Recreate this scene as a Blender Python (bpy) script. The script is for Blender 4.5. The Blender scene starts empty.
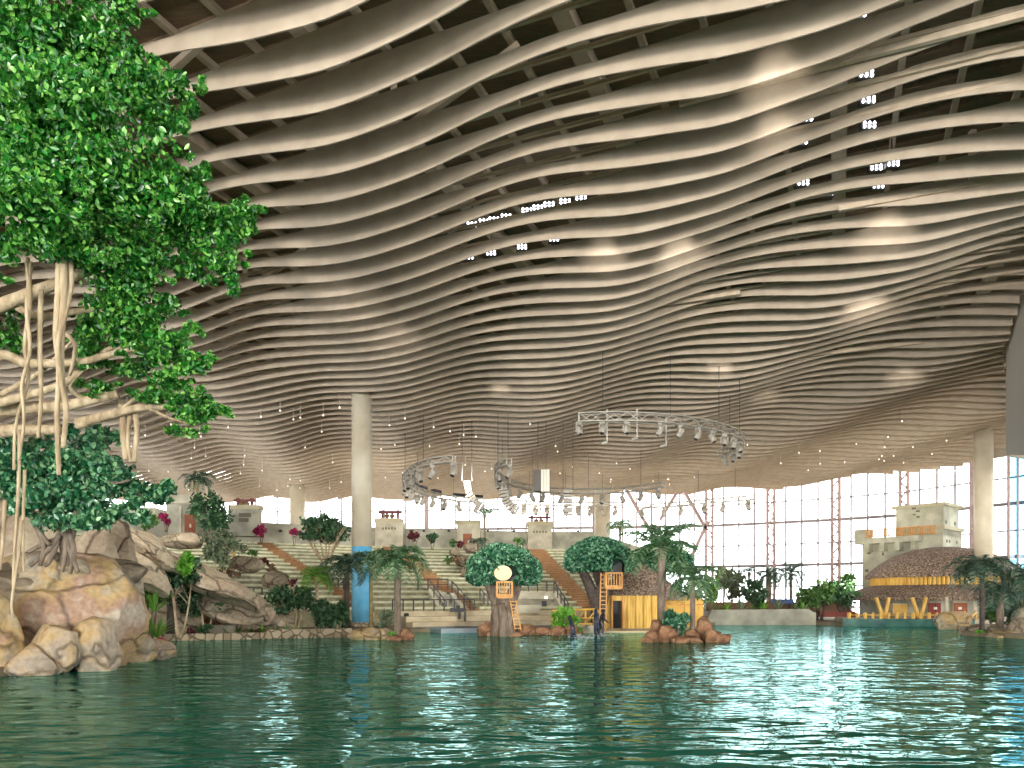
import bpy, bmesh, math, random
import numpy as np
from mathutils import Vector, Matrix, noise
C = bpy.context.scene.collection
PI = math.pi
random.seed(7)
rng = np.random.default_rng(11)
F = 760.0; HV = 600.0; CAMZ = 2.2

def P(u, v, Y):                      # the point seen at pixel (u, v) at distance Y
    return Vector(((u-512)/F*Y, Y, CAMZ+(HV-v)/F*Y))
def GX(u, Y): return (u-512)/F*Y
def PZ(v, Y): return CAMZ+(HV-v)/F*Y

# ------------------------------------------------------------------ materials
M = {}
def lin(c):
    return tuple(((x/255)/12.92 if x/255 <= .04045 else ((x/255+.055)/1.055)**2.4) for x in c)+(1,)
def mat(name, c1, c2=None, scale=3.0, rough=.7, bump=0.0, bscale=None, island=False, metal=0, spec=.5, detail=5, c3=None, stretch=None, trans=0):
    m = bpy.data.materials.new(name); m.use_nodes = True
    nt = m.node_tree; b = nt.nodes['Principled BSDF']
    b.inputs['Roughness'].default_value = rough
    b.inputs['Metallic'].default_value = metal
    b.inputs['Specular IOR Level'].default_value = spec
    c2 = c2 or c1
    tc = nt.nodes.new('ShaderNodeTexCoord')
    vec = tc.outputs['Object']
    if stretch:
        mp = nt.nodes.new('ShaderNodeMapping'); mp.inputs['Scale'].default_value = stretch
        nt.links.new(vec, mp.inputs['Vector']); vec = mp.outputs[0]
    n = nt.nodes.new('ShaderNodeTexNoise'); n.inputs['Scale'].default_value = scale; n.inputs['Detail'].default_value = detail
    nt.links.new(vec, n.inputs['Vector'])
    r = nt.nodes.new('ShaderNodeValToRGB')
    r.color_ramp.elements[0].color = lin(c1); r.color_ramp.elements[1].color = lin(c2)
    r.color_ramp.elements[0].position = .36; r.color_ramp.elements[1].position = .64
    if c3:
        e = r.color_ramp.elements.new(.5); e.color = lin(c3)
    if island:
        g = nt.nodes.new('ShaderNodeNewGeometry')
        r.color_ramp.elements[0].position = 0; r.color_ramp.elements[-1].position = 1
        nt.links.new(g.outputs['Random Per Island'], r.inputs['Fac'])
    else:
        nt.links.new(n.outputs['Fac'], r.inputs['Fac'])
    nt.links.new(r.outputs['Color'], b.inputs['Base Color'])
    if bump:
        n2 = nt.nodes.new('ShaderNodeTexNoise'); n2.inputs['Scale'].default_value = bscale or scale*3; n2.inputs['Detail'].default_value = 6
        nt.links.new(vec, n2.inputs['Vector'])
        bp = nt.nodes.new('ShaderNodeBump'); bp.inputs['Strength'].default_value = .8; bp.inputs['Distance'].default_value = bump
        nt.links.new(n2.outputs['Fac'], bp.inputs['Height']); nt.links.new(bp.outputs[0], b.inputs['Normal'])
    if trans:
        t = nt.nodes.new('ShaderNodeBsdfTranslucent'); nt.links.new(r.outputs['Color'], t.inputs['Color'])
        mx = nt.nodes.new('ShaderNodeMixShader'); mx.inputs[0].default_value = trans
        nt.links.new(b.outputs[0], mx.inputs[1]); nt.links.new(t.outputs[0], mx.inputs[2])
        nt.links.new(mx.outputs[0], nt.nodes['Material Output'].inputs['Surface'])
    M[name] = m
    return m
def emat(name, col, s):
    m = bpy.data.materials.new(name); m.use_nodes = True; nt = m.node_tree
    b = nt.nodes['Principled BSDF']; b.inputs['Emission Color'].default_value = lin(col); b.inputs['Emission Strength'].default_value = s
    b.inputs['Base Color'].default_value = lin(col); M[name] = m; return m

def rock_mat(name, cols, scale=.5, crack=.45, crackscale=.45):
    m = bpy.data.materials.new(name); m.use_nodes = True; nt = m.node_tree; L = nt.links
    b = nt.nodes['Principled BSDF']; b.inputs['Roughness'].default_value = .82; b.inputs['Specular IOR Level'].default_value = .15
    tc = nt.nodes.new('ShaderNodeTexCoord')
    wn = nt.nodes.new('ShaderNodeTexNoise'); wn.inputs['Scale'].default_value = .7; wn.inputs['Detail'].default_value = 3
    L.new(tc.outputs['Object'], wn.inputs['Vector'])
    vm = nt.nodes.new('ShaderNodeVectorMath'); vm.operation = 'MULTIPLY_ADD'; vm.inputs[1].default_value = (1.2, 1.2, 1.2)
    L.new(wn.outputs['Color'], vm.inputs[0]); L.new(tc.outputs['Object'], vm.inputs[2])
    n = nt.nodes.new('ShaderNodeTexNoise'); n.inputs['Scale'].default_value = scale; n.inputs['Detail'].default_value = 7; n.inputs['Roughness'].default_value = .6
    L.new(vm.outputs[0], n.inputs['Vector'])
    r = nt.nodes.new('ShaderNodeValToRGB'); els = r.color_ramp.elements
    els[0].position = .32; els[1].position = .68; els[0].color = lin(cols[0]); els[1].color = lin(cols[-1])
    for i, c in enumerate(cols[1:-1]):
        e = els.new(.32+.36*(i+1)/(len(cols)-1)); e.color = lin(c)
    L.new(n.outputs['Fac'], r.inputs['Fac'])
    # dark seams where the sprayed rock was carved
    vo = nt.nodes.new('ShaderNodeTexVoronoi'); vo.feature = 'DISTANCE_TO_EDGE'; vo.inputs['Scale'].default_value = crackscale
    L.new(vm.outputs[0], vo.inputs['Vector'])
    cr = nt.nodes.new('ShaderNodeValToRGB'); cr.color_ramp.elements[0].position = 0; cr.color_ramp.elements[1].position = .035
    cr.color_ramp.elements[0].color = (1-crack,)*3+(1,); cr.color_ramp.elements[1].color = (1, 1, 1, 1)
    L.new(vo.outputs['Distance'], cr.inputs['Fac'])
    n3 = nt.nodes.new('ShaderNodeTexNoise'); n3.inputs['Scale'].default_value = 6; n3.inputs['Detail'].default_value = 8
    L.new(tc.outputs['Object'], n3.inputs['Vector'])
    r3 = nt.nodes.new('ShaderNodeValToRGB'); r3.color_ramp.elements[0].position = .3; r3.color_ramp.elements[1].position = .65
    r3.color_ramp.elements[0].color = (.72, .7, .68, 1); r3.color_ramp.elements[1].color = (1, 1, 1, 1)
    L.new(n3.outputs['Fac'], r3.inputs['Fac'])
    mm = nt.nodes.new('ShaderNodeMixRGB'); mm.blend_type = 'MULTIPLY'; mm.inputs[0].default_value = 1
    L.new(r.outputs[0], mm.inputs[1]); L.new(cr.outputs[0], mm.inputs[2])
    m2 = nt.nodes.new('ShaderNodeMixRGB'); m2.blend_type = 'MULTIPLY'; m2.inputs[0].default_value = 1
    L.new(mm.outputs[0], m2.inputs[1]); L.new(r3.outputs[0], m2.inputs[2])
    L.new(m2.outputs[0], b.inputs['Base Color'])
    bp1 = nt.nodes.new('ShaderNodeBump'); bp1.inputs['Strength'].default_value = .9; bp1.inputs['Distance'].default_value = .12
    L.new(cr.outputs[0], bp1.inputs['Height'])
    bp = nt.nodes.new('ShaderNodeBump'); bp.inputs['Strength'].default_value = .7; bp.inputs['Distance'].default_value = .06
    L.new(n3.outputs['Fac'], bp.inputs['Height']); L.new(bp1.outputs[0], bp.inputs['Normal']); L.new(bp.outputs[0], b.inputs['Normal'])
    M[name] = m

mat('baffle', (176, 159, 138), (188, 172, 150), scale=1.5, rough=.62, spec=.35)
mat('deck', (128, 108, 86), (146, 124, 100), scale=2, rough=.85, bump=.03, stretch=(1, 6, 1))
mat('roofsteel', (190, 170, 144), (204, 184, 158), rough=.7)
mat('darksteel', (60, 56, 54), rough=.5)
mat('black', (18, 18, 20), (26, 26, 30), rough=.5)
mat('mullion', (150, 140, 142), rough=.5)
mat('truss_post', (176, 152, 148), rough=.5)
mat('column', (196, 184, 158), (214, 204, 180), scale=.6, rough=.5, bump=.01)
mat('column_blue', (92, 178, 222), (122, 200, 238), scale=.8, rough=.35)
mat('alu', (188, 182, 170), rough=.45, metal=.3)
mat('fixture', (165, 158, 146), (178, 170, 156), rough=.5)
mat('speaker', (172, 164, 150), rough=.6)
mat('speaker_dark', (96, 90, 82), rough=.6)
mat('curtain', (140, 130, 116), (156, 146, 130), scale=9, rough=.8, stretch=(8, 8, .2))
mat('concrete', (172, 166, 146), (206, 200, 178), scale=.9, rough=.85, bump=.02)
mat('concrete_blue', (150, 168, 178), (176, 188, 192), scale=.9, rough=.6)
mat('concrete_wall', (150, 148, 134), (192, 190, 170), scale=.6, rough=.85, bump=.03)
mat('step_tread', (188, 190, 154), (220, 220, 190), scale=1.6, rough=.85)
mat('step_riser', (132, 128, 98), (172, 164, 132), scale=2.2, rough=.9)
mat('step_front', (186, 170, 140), (204, 192, 162), scale=1.4, rough=.85)
mat('aisle', (184, 138, 94), (218, 176, 128), scale=3.5, rough=.85)
mat('aisle_edge', (146, 106, 70), (166, 124, 86), rough=.9)
mat('door_brown', (138, 74, 44), (158, 90, 56), rough=.6)
mat('door_red', (128, 50, 40), (146, 62, 48), rough=.55)
mat('paper', (236, 232, 214), rough=.7)
mat('bamboo', (206, 160, 70), (228, 188, 98), scale=2, rough=.55, stretch=(1, 1, .3))
mat('bamboo_wall', (190, 150, 62), (226, 190, 96), scale=3, rough=.6, stretch=(3, 3, .25), bump=.02)
mat('wood', (196, 140, 76), (220, 168, 98), scale=4, rough=.6, stretch=(1, 1, .3))
mat('wood_pale', (214, 194, 150), (226, 208, 168), scale=4, rough=.6)
mat('maroon_wood', (96, 44, 46), (118, 58, 56), rough=.6)
mat('bark_grey', (112, 98, 84), (146, 132, 116), scale=4, rough=.9, bump=.04, stretch=(2, 2, .5))
mat('bark_tan', (156, 136, 106), (200, 182, 150), scale=3, rough=.85, bump=.03, stretch=(2, 2, .5))
mat('bark_dark', (66, 58, 54), (92, 82, 74), scale=4, rough=.9, bump=.03)
mat('bark_moss', (118, 112, 66), (150, 134, 96), scale=3, rough=.9, bump=.03)
mat('thatch', (88, 72, 60), (186, 164, 144), scale=4.5, rough=.95, bump=.25, bscale=5, stretch=(1.6, 1.6, 1), c3=(132, 112, 96))
mat('castle', (166, 164, 142), (200, 198, 176), scale=.7, rough=.85, bump=.03)
mat('castle_trim', (190, 182, 152), rough=.85)
mat('carve', (118, 112, 96), rough=.9)
mat('soil', (92, 74, 54), (120, 98, 70), scale=1.5, rough=.95)
mat('bank', (120, 108, 86), (150, 138, 112), scale=.8, rough=.95)
mat('teal_wall', (40, 90, 84), (70, 120, 108), scale=1, rough=.5)
mat('pad_red', (142, 74, 62), rough=.7)
mat('blue_paint', (40, 70, 120), rough=.5)
mat('mural_blue', (40, 120, 170), (70, 160, 190), scale=2, rough=.5)
mat('mural_orange', (214, 150, 60), rough=.5)
mat('mural_green', (90, 140, 110), rough=.5)
mat('wet_black', (16, 18, 24), (24, 28, 36), rough=.4)
mat('wet_blue', (18, 28, 52), (24, 38, 68), rough=.4)
mat('skin', (196, 140, 110), rough=.6)
mat('hair', (30, 24, 22), rough=.7)
mat('pale_cloth', (220, 216, 210), rough=.8)
mat('foam', (236, 246, 248), rough=.6)
# leaves
mat('fig_leaf', (22, 84, 26), (150, 214, 96), c3=(46, 138, 44), rough=.3, island=True, trans=.25, spec=.8)
mat('fig_leaf_low', (26, 90, 56), (158, 206, 150), c3=(58, 134, 90), rough=.32, island=True, trans=.2, spec=.8)
mat('leaf_dark', (26, 62, 42), (92, 132, 88), rough=.45, island=True, trans=.22)
mat('leaf_blue', (22, 70, 52), (140, 190, 150), c3=(46, 108, 76), rough=.4, island=True, trans=.1)
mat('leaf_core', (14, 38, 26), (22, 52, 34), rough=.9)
mat('leaf_mid', (40, 88, 40), (120, 158, 84), rough=.5, island=True, trans=.2)
mat('leaf_bright', (70, 150, 40), (150, 206, 84), rough=.45, island=True, trans=.25)
mat('leaf_grey', (84, 104, 76), (150, 164, 128), rough=.6, island=True, trans=.15)
mat('leaf_magenta', (120, 16, 62), (190, 44, 104), rough=.5, island=True, trans=.2)
mat('leaf_maroon', (70, 26, 36), (120, 52, 56), rough=.5, island=True, trans=.15)
mat('petal', (206, 40, 74), (236, 90, 116), rough=.5, island=True, trans=.2)
mat('leaf_brown', (110, 84, 64), (150, 120, 92), rough=.8, island=True)
mat('frond', (44, 96, 50), (180, 204, 164), c3=(92, 140, 92), rough=.42, island=True, trans=.25)
mat('frond_dark', (34, 70, 54), (136, 156, 132), c3=(62, 100, 78), rough=.42, island=True, trans=.2)
mat('frond_bright', (60, 130, 40), (140, 190, 80), rough=.42, island=True, trans=.25)
rock_mat('rock_warm', [(150, 152, 142), (196, 182, 156), (204, 176, 124), (190, 158, 136), (212, 200, 178)], .5, .5, .34)
rock_mat('rock_front', [(158, 152, 140), (194, 178, 156), (206, 178, 128), (210, 198, 178)], .6, .5, .5)
rock_mat('rock_ridge', [(164, 158, 138), (204, 190, 164), (184, 164, 140), (220, 208, 184)], .4, .6, .35)
rock_mat('rock_brown', [(104, 80, 64), (150, 112, 86), (176, 140, 108), (130, 92, 70)], .9, .5, .8)
rock_mat('rock_grey', [(120, 108, 92), (150, 138, 118), (176, 162, 138)], .9, .5, .6)

def brickmat(name, c1, c2, mortar, scale, bump=.03):
    m = bpy.data.materials.new(name); m.use_nodes = True; nt = m.node_tree; L = nt.links
    b = nt.nodes['Principled BSDF']; b.inputs['Roughness'].default_value = .9
    tc = nt.nodes.new('ShaderNodeTexCoord')
    vo = nt.nodes.new('ShaderNodeTexVoronoi'); vo.inputs['Scale'].default_value = scale
    vd = nt.nodes.new('ShaderNodeTexVoronoi'); vd.feature = 'DISTANCE_TO_EDGE'; vd.inputs['Scale'].default_value = scale
    L.new(tc.outputs['Object'], vo.inputs['Vector']); L.new(tc.outputs['Object'], vd.inputs['Vector'])
    r = nt.nodes.new('ShaderNodeValToRGB'); r.color_ramp.elements[0].color = lin(c1); r.color_ramp.elements[1].color = lin(c2)
    L.new(vo.outputs['Color'], r.inputs['Fac'])
    e = nt.nodes.new('ShaderNodeValToRGB'); e.color_ramp.elements[1].position = .1
    L.new(vd.outputs['Distance'], e.inputs['Fac'])
    mx = nt.nodes.new('ShaderNodeMixRGB'); mx.inputs[1].default_value = lin(mortar)
    L.new(e.outputs[0], mx.inputs[0]); L.new(r.outputs[0], mx.inputs[2]); L.new(mx.outputs[0], b.inputs['Base Color'])
    bp = nt.nodes.new('ShaderNodeBump'); bp.inputs['Distance'].default_value = bump
    L.new(e.outputs[0], bp.inputs['Height']); L.new(bp.outputs[0], b.inputs['Normal'])
    M[name] = m
brickmat('stone_wall', (150, 130, 104), (206, 190, 160), (96, 84, 68), 2.2)

def water_mat():
    m = bpy.data.materials.new('pool_water'); m.use_nodes = True; nt = m.node_tree; L = nt.links
    b = nt.nodes['Principled BSDF']; b.inputs['Roughness'].default_value = .03; b.inputs['IOR'].default_value = 1.33
    tc = nt.nodes.new('ShaderNodeTexCoord')
    n0 = nt.nodes.new('ShaderNodeTexNoise'); n0.inputs['Scale'].default_value = .07; n0.inputs['Detail'].default_value = 2
    L.new(tc.outputs['Object'], n0.inputs['Vector'])
    r = nt.nodes.new('ShaderNodeValToRGB'); r.color_ramp.elements[0].position = .35; r.color_ramp.elements[1].position = .7
    r.color_ramp.elements[0].color = lin((0, 98, 84)); r.color_ramp.elements[1].color = lin((0, 128, 106))
    L.new(n0.outputs['Fac'], r.inputs['Fac']); b.inputs['Specular IOR Level'].default_value = .3
    # churned, aerated patch by the fountains near the retaining wall
    ch = nt.nodes.new('ShaderNodeMapping'); ch.vector_type = 'POINT'; ch.inputs['Location'].default_value = (-21*.055, -57*.045, 0); ch.inputs['Scale'].default_value = (.055, .045, .05)
    L.new(tc.outputs['Object'], ch.inputs['Vector'])
    sp = nt.nodes.new('ShaderNodeTexGradient'); sp.gradient_type = 'SPHERICAL'; L.new(ch.outputs[0], sp.inputs['Vector'])
    cn = nt.nodes.new('ShaderNodeTexNoise'); cn.inputs['Scale'].default_value = 1.3; cn.inputs['Detail'].default_value = 4; L.new(tc.outputs['Object'], cn.inputs['Vector'])
    mu = nt.nodes.new('ShaderNodeMath'); mu.operation = 'MULTIPLY'; L.new(sp.outputs['Fac'], mu.inputs[0]); L.new(cn.outputs['Fac'], mu.inputs[1])
    rr = nt.nodes.new('ShaderNodeValToRGB'); rr.color_ramp.elements[0].position = .12; rr.color_ramp.elements[1].position = .42; L.new(mu.outputs[0], rr.inputs['Fac'])
    mxc = nt.nodes.new('ShaderNodeMixRGB'); mxc.inputs[2].default_value = lin((120, 196, 200)); L.new(rr.outputs[0], mxc.inputs[0]); L.new(r.outputs[0], mxc.inputs[1]); L.new(mxc.outputs[0], b.inputs['Base Color'])
    def nz(sc, st, det):
        mp = nt.nodes.new('ShaderNodeMapping'); mp.inputs['Scale'].default_value = st
        L.new(tc.outputs['Object'], mp.inputs['Vector'])
        n = nt.nodes.new('ShaderNodeTexNoise'); n.inputs['Scale'].default_value = sc; n.inputs['Detail'].default_value = det
        L.new(mp.outputs[0], n.inputs['Vector']); return n
    a = nz(.8, (.75, 1.25, 1), 2); c = nz(2.6, (.8, 1.2, 1), 2)
    b1 = nt.nodes.new('ShaderNodeBump'); b1.inputs['Strength'].default_value = 1; b1.inputs['Distance'].default_value = WAVE_A
    L.new(a.outputs['Fac'], b1.inputs['Height'])
    b2 = nt.nodes.new('ShaderNodeBump'); b2.inputs['Strength'].default_value = 1; b2.inputs['Distance'].default_value = WAVE_B
    L.new(c.outputs['Fac'], b2.inputs['Height']); L.new(b1.outputs[0], b2.inputs['Normal'])
    # diffuse green body below a tinted, Fresnel-weighted surface reflection
    df = nt.nodes.new('ShaderNodeBsdfDiffuse'); gl = nt.nodes.new('ShaderNodeBsdfGlossy'); fr = nt.nodes.new('ShaderNodeFresnel'); mx = nt.nodes.new('ShaderNodeMixShader')
    gl.inputs['Color'].default_value = (.50, .82, .78, 1); gl.inputs['Roughness'].default_value = .03; fr.inputs['IOR'].default_value = 1.33
    L.new(mxc.outputs[0], df.inputs['Color'])
    for nd in (gl, fr): L.new(b2.outputs[0], nd.inputs['Normal'])
    L.new(fr.outputs[0], mx.inputs[0]); L.new(df.outputs[0], mx.inputs[1]); L.new(gl.outputs[0], mx.inputs[2])
    nt.nodes.remove(b); L.new(mx.outputs[0], nt.nodes['Material Output'].inputs['Surface'])
    M['water'] = m
WAVE_A = .125; WAVE_B = .014
water_mat()
def glass_mat(name, tint, refl=.06):
    m = bpy.data.materials.new(name); m.use_nodes = True; nt = m.node_tree
    nt.nodes.remove(nt.nodes['Principled BSDF'])
    t = nt.nodes.new('ShaderNodeBsdfTransparent'); t.inputs[0].default_value = tint
    g = nt.nodes.new('ShaderNodeBsdfGlossy'); g.inputs['Roughness'].default_value = .02
    mx = nt.nodes.new('ShaderNodeMixShader'); mx.inputs[0].default_value = refl
    nt.links.new(t.outputs[0], mx.inputs[1]); nt.links.new(g.outputs[0], mx.inputs[2])
    nt.links.new(mx.outputs[0], nt.nodes['Material Output'].inputs['Surface'])
    M[name] = m
glass_mat('glass', (.96, .98, .98, 1)); glass_mat('glass_blue', (.45, .72, .86, 1), .1)
emat('lamp_white', (240, 244, 255), 9.0)
emat('bulb', (255, 240, 220), 1.6)

# ------------------------------------------------------------------ object helpers
def tag(o, label=None, cat=None, group=None, kind=None):
    if label: o['label'] = label
    if cat: o['category'] = cat
    if group: o['group'] = group
    if kind: o['kind'] = kind
    return o
def thing(name, label, cat, loc=(0, 0, 0), group=None):
    o = bpy.data.objects.new(name, None); C.objects.link(o); o.location = loc; o.empty_display_size = .2
    return tag(o, label, cat, group)
def mesh_obj(name, verts, faces, m, parent=None, smooth=False):
    me = bpy.data.meshes.new(name); me.from_pydata([tuple(v) for v in verts], [], faces)
    me.materials.append(M[m] if isinstance(m, str) else m)
    if smooth: me.polygons.foreach_set('use_smooth', [True]*len(me.polygons))
    me.update()
    o = bpy.data.objects.new(name, me); C.objects.link(o)
    if parent is not None:
        o.parent = parent      # verts are given in world space
        if parent.type == 'EMPTY': o.location = -parent.location
    return o
class MB:
    """collects shapes, links them as one mesh"""
    def __init__(s): s.v = []; s.f = []
    def add(s, vs, fs):
        b = len(s.v); s.v += [Vector(x) for x in vs]; s.f += [tuple(b+i for i in f) for f in fs]; return s
    def box(s, a, b):
        x0, y0, z0 = [min(p, q) for p, q in zip(a, b)]; x1, y1, z1 = [max(p, q) for p, q in zip(a, b)]
        return s.add([(x0, y0, z0), (x1, y0, z0), (x1, y1, z0), (x0, y1, z0), (x0, y0, z1), (x1, y0, z1), (x1, y1, z1), (x0, y1, z1)],
                     [(0, 3, 2, 1), (4, 5, 6, 7), (0, 1, 5, 4), (1, 2, 6, 5), (2, 3, 7, 6), (3, 0, 4, 7)])
    def beam(s, a, b, w, h=None):
        """rectangular bar from a to b"""
        a = Vector(a); b = Vector(b); h = h or w; d = (b-a).normalized()
        up = Vector((0, 0, 1)) if abs(d.z) < .95 else Vector((0, 1, 0))
        sx = d.cross(up).normalized()*w/2; sz = sx.normalized().cross(d)*h/2
        q = [a-sx-sz, a+sx-sz, a+sx+sz, a-sx+sz, b-sx-sz, b+sx-sz, b+sx+sz, b-sx+sz]
        return s.add(q, [(0, 1, 2, 3), (7, 6, 5, 4), (0, 4, 5, 1), (1, 5, 6, 2), (2, 6, 7, 3), (3, 7, 4, 0)])
    def tube(s, pts, r, n=8):
        """tube along pts; r a number or a list"""
        pts = [Vector(p) for p in pts]; k = len(pts)
        if not hasattr(r, '__len__'): r = [r]*k
        prev = None; rings = []
        for i, p in enumerate(pts):
            d = (pts[min(i+1, k-1)]-pts[max(i-1, 0)])
            d = d.normalized() if d.length > 1e-9 else Vector((0, 0, 1))
            if prev is None:
                prev = Vector((1, 0, 0)) if abs(d.x) < .9 else Vector((0, 1, 0))
            sx = (prev-d*prev.dot(d)).normalized(); prev = sx; sy = d.cross(sx)
            rings.append([p+(sx*math.cos(2*PI*j/n)+sy*math.sin(2*PI*j/n))*r[i] for j in range(n)])
        vs = [q for ring in rings for q in ring]
        fs = [(i*n+j, i*n+(j+1) % n, (i+1)*n+(j+1) % n, (i+1)*n+j) for i in range(k-1) for j in range(n)]
        fs += [tuple(range(n-1, -1, -1)), tuple((k-1)*n+j for j in range(n))]
        return s.add(vs, fs)
    def lathe(s, c, prof, n=24, sx=1, sy=1):
        """prof: list of (radius, z)"""
        c = Vector(c); vs = []; fs = []
        for r, z in prof:
            for j in range(n): vs.append(c+Vector((r*sx*math.cos(2*PI*j/n), r*sy*math.sin(2*PI*j/n), z)))
        k = len(prof)
        fs = [(i*n+j, i*n+(j+1) % n, (i+1)*n+(j+1) % n, (i+1)*n+j) for i in range(k-1) for j in range(n)]
        fs += [tuple(range(n-1, -1, -1)), tuple((k-1)*n+j for j in range(n))]
        return s.add(vs, fs)
    def build(s, name, m, parent=None, smooth=False): return mesh_obj(name, s.v, s.f, m, parent, smooth)
def copy_tree(o, parent=None):
    c = o.copy(); C.objects.link(c)
    if parent is not None: c.parent = parent
    for ch in list(o.children): copy_tree(ch, c)
    return c
def catmull(pts, n=8):
    pts = [Vector(p) for p in pts]; q = [pts[0]]+pts+[pts[-1]]; out = []
    for i in range(1, len(q)-2):
        a, b, c, d = q[i-1:i+3]
        for t in range(n):
            t /= n
            out.append(.5*((2*b)+(c-a)*t+(2*a-5*b+4*c-d)*t*t+(3*b-a-3*c+d)*t**3))
    out.append(pts[-1]); return out

def leaf_cloud(name, pts, size, m, parent=None, droop=.4, shape=1.6, outward=None):
    """one folded four-point leaf at every point"""
    pts = np.asarray(pts, float); n = len(pts)
    sz = size*rng.uniform(.6, 1.25, n)
    ax = rng.normal(size=(n, 3)); ax[:, 2] -= droop
    if outward is not None: ax = ax*.7+outward*.9
    ax /= np.linalg.norm(ax, axis=1)[:, None]
    t = rng.normal(size=(n, 3)); si = np.cross(ax, t); si /= np.linalg.norm(si, axis=1)[:, None]
    nn = np.cross(si, ax)
    L = (sz*shape/2)[:, None]; W = (sz/2)[:, None]
    v = np.empty((n, 6, 3))
    v[:, 0] = pts-ax*L; v[:, 1] = pts+ax*L
    v[:, 2] = pts-si*W*.85-ax*L*.25+nn*W*.3; v[:, 3] = pts-si*W*.7+ax*L*.35+nn*W*.25
    v[:, 4] = pts+si*W*.85-ax*L*.25+nn*W*.3; v[:, 5] = pts+si*W*.7+ax*L*.35+nn*W*.25
    if parent is not None: v -= np.array(parent.location)
    b = np.arange(n)[:, None]*6
    f = np.concatenate([b+np.array([[0, 1, 3, 2]]), b+np.array([[0, 4, 5, 1]])], 1).reshape(-1)
    me = bpy.data.meshes.new(name); me.vertices.add(n*6); me.vertices.foreach_set('co', v.reshape(-1))
    me.loops.add(len(f)); me.loops.foreach_set('vertex_index', f.astype(np.int32))
    me.polygons.add(len(f)//4); me.polygons.foreach_set('loop_start', np.arange(0, len(f), 4, dtype=np.int32))
    me.materials.append(M[m]); me.update(calc_edges=True)
    o = bpy.data.objects.new(name, me); C.objects.link(o)
    if parent is not None: o.parent = parent
    return o
def ell_pts(c, r, n, inner=.55, clump=0, zmin=None):
    """points in a shell of an ellipsoid, gathered in clumps"""
    d = rng.normal(size=(n, 3)); d /= np.linalg.norm(d, axis=1)[:, None]
    if clump:
        k = rng.normal(size=(clump, 3)); k /= np.linalg.norm(k, axis=1)[:, None]
        kk = k[rng.integers(0, clump, n)]
        rad = rng.uniform(inner, 1, clump)[rng.integers(0, clump, n)]
        idx = rng.integers(0, clump, n); rads = rng.uniform(inner, .9, clump)
        q = k[idx]*rads[idx][:, None]+d*rng.uniform(0, .38, n)[:, None]
    else:
        q = d*(rng.uniform(inner**3, 1, n)**(1/3))[:, None]
    if zmin is not None: q[:, 2] = np.where(q[:, 2] < zmin, zmin+rng.uniform(0, .12, n), q[:, 2])
    return q*np.array(r)+np.array(c)

def boulder(name, c, r, m, seed, sub=4, parent=None, planes=14, rot=0, nz=.12, under=0, tilt=0, cut=(.62, .92), box=0):
    rnd = random.Random(seed)
    bm = bmesh.new(); bmesh.ops.create_icosphere(bm, subdivisions=sub, radius=1)
    pl = []
    for i in range(planes):
        n = Vector((rnd.gauss(0, 1), rnd.gauss(0, 1), rnd.gauss(0, .8))).normalized(); pl.append((n, rnd.uniform(*cut)))
    off = Vector((rnd.uniform(-50, 50),)*3)
    R = Matrix.Rotation(rot, 3, 'Z') @ Matrix.Rotation(tilt, 3, 'Y')
    cv = Vector(c)
    for v in bm.verts:
        p = v.co.copy()
        if box:
            q = Vector([math.copysign(abs(x)**(1-box), x) for x in p]); p = q*(1/max(.001, max(abs(q.x), abs(q.y), abs(q.z))*.55+q.length*.45))
        for n, d in pl:
            t = p.dot(n)-d
            if t > 0: p -= n*t*.88
        p *= 1+nz*noise.noise(p*1.6+off)+nz*.45*noise.noise(p*4.5+off)+nz*.2*noise.noise(p*11+off)
        if under and p.z < 0:
            k = 1+under*p.z; p.x *= k; p.y *= k
        v.co = R @ Vector((p.x*r[0], p.y*r[1], p.z*r[2])) + cv
    me = bpy.data.meshes.new(name); bm.to_mesh(me); bm.free(); me.materials.append(M[m])
    me.polygons.foreach_set('use_smooth', [True]*len(me.polygons))
    if parent is None:
        for v in me.vertices: v.co -= cv
        o = bpy.data.objects.new(name, me); o.location = cv
    else:
        o = bpy.data.objects.new(name, me); o.parent = parent; o.location = -parent.location
    C.objects.link(o); return o
def rock(u, v0, v1, wu, Y, label, m='rock_brown', seed=1, group=None, sub=4, depth=1, name='boulder', **k):
    """boulder filling u +- wu, rows v0 (top) to v1 (foot) at distance Y"""
    zt, zb = PZ(v0, Y), PZ(v1, Y)
    rx = wu/F*Y; rz = (zt-zb)/2
    o = boulder(name, (GX(u, Y), Y, (zt+zb)/2), (rx*1.18, rx*depth*1.1, rz*1.2), m, seed, sub, **k)
    return tag(o, label, 'rock', group)

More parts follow.
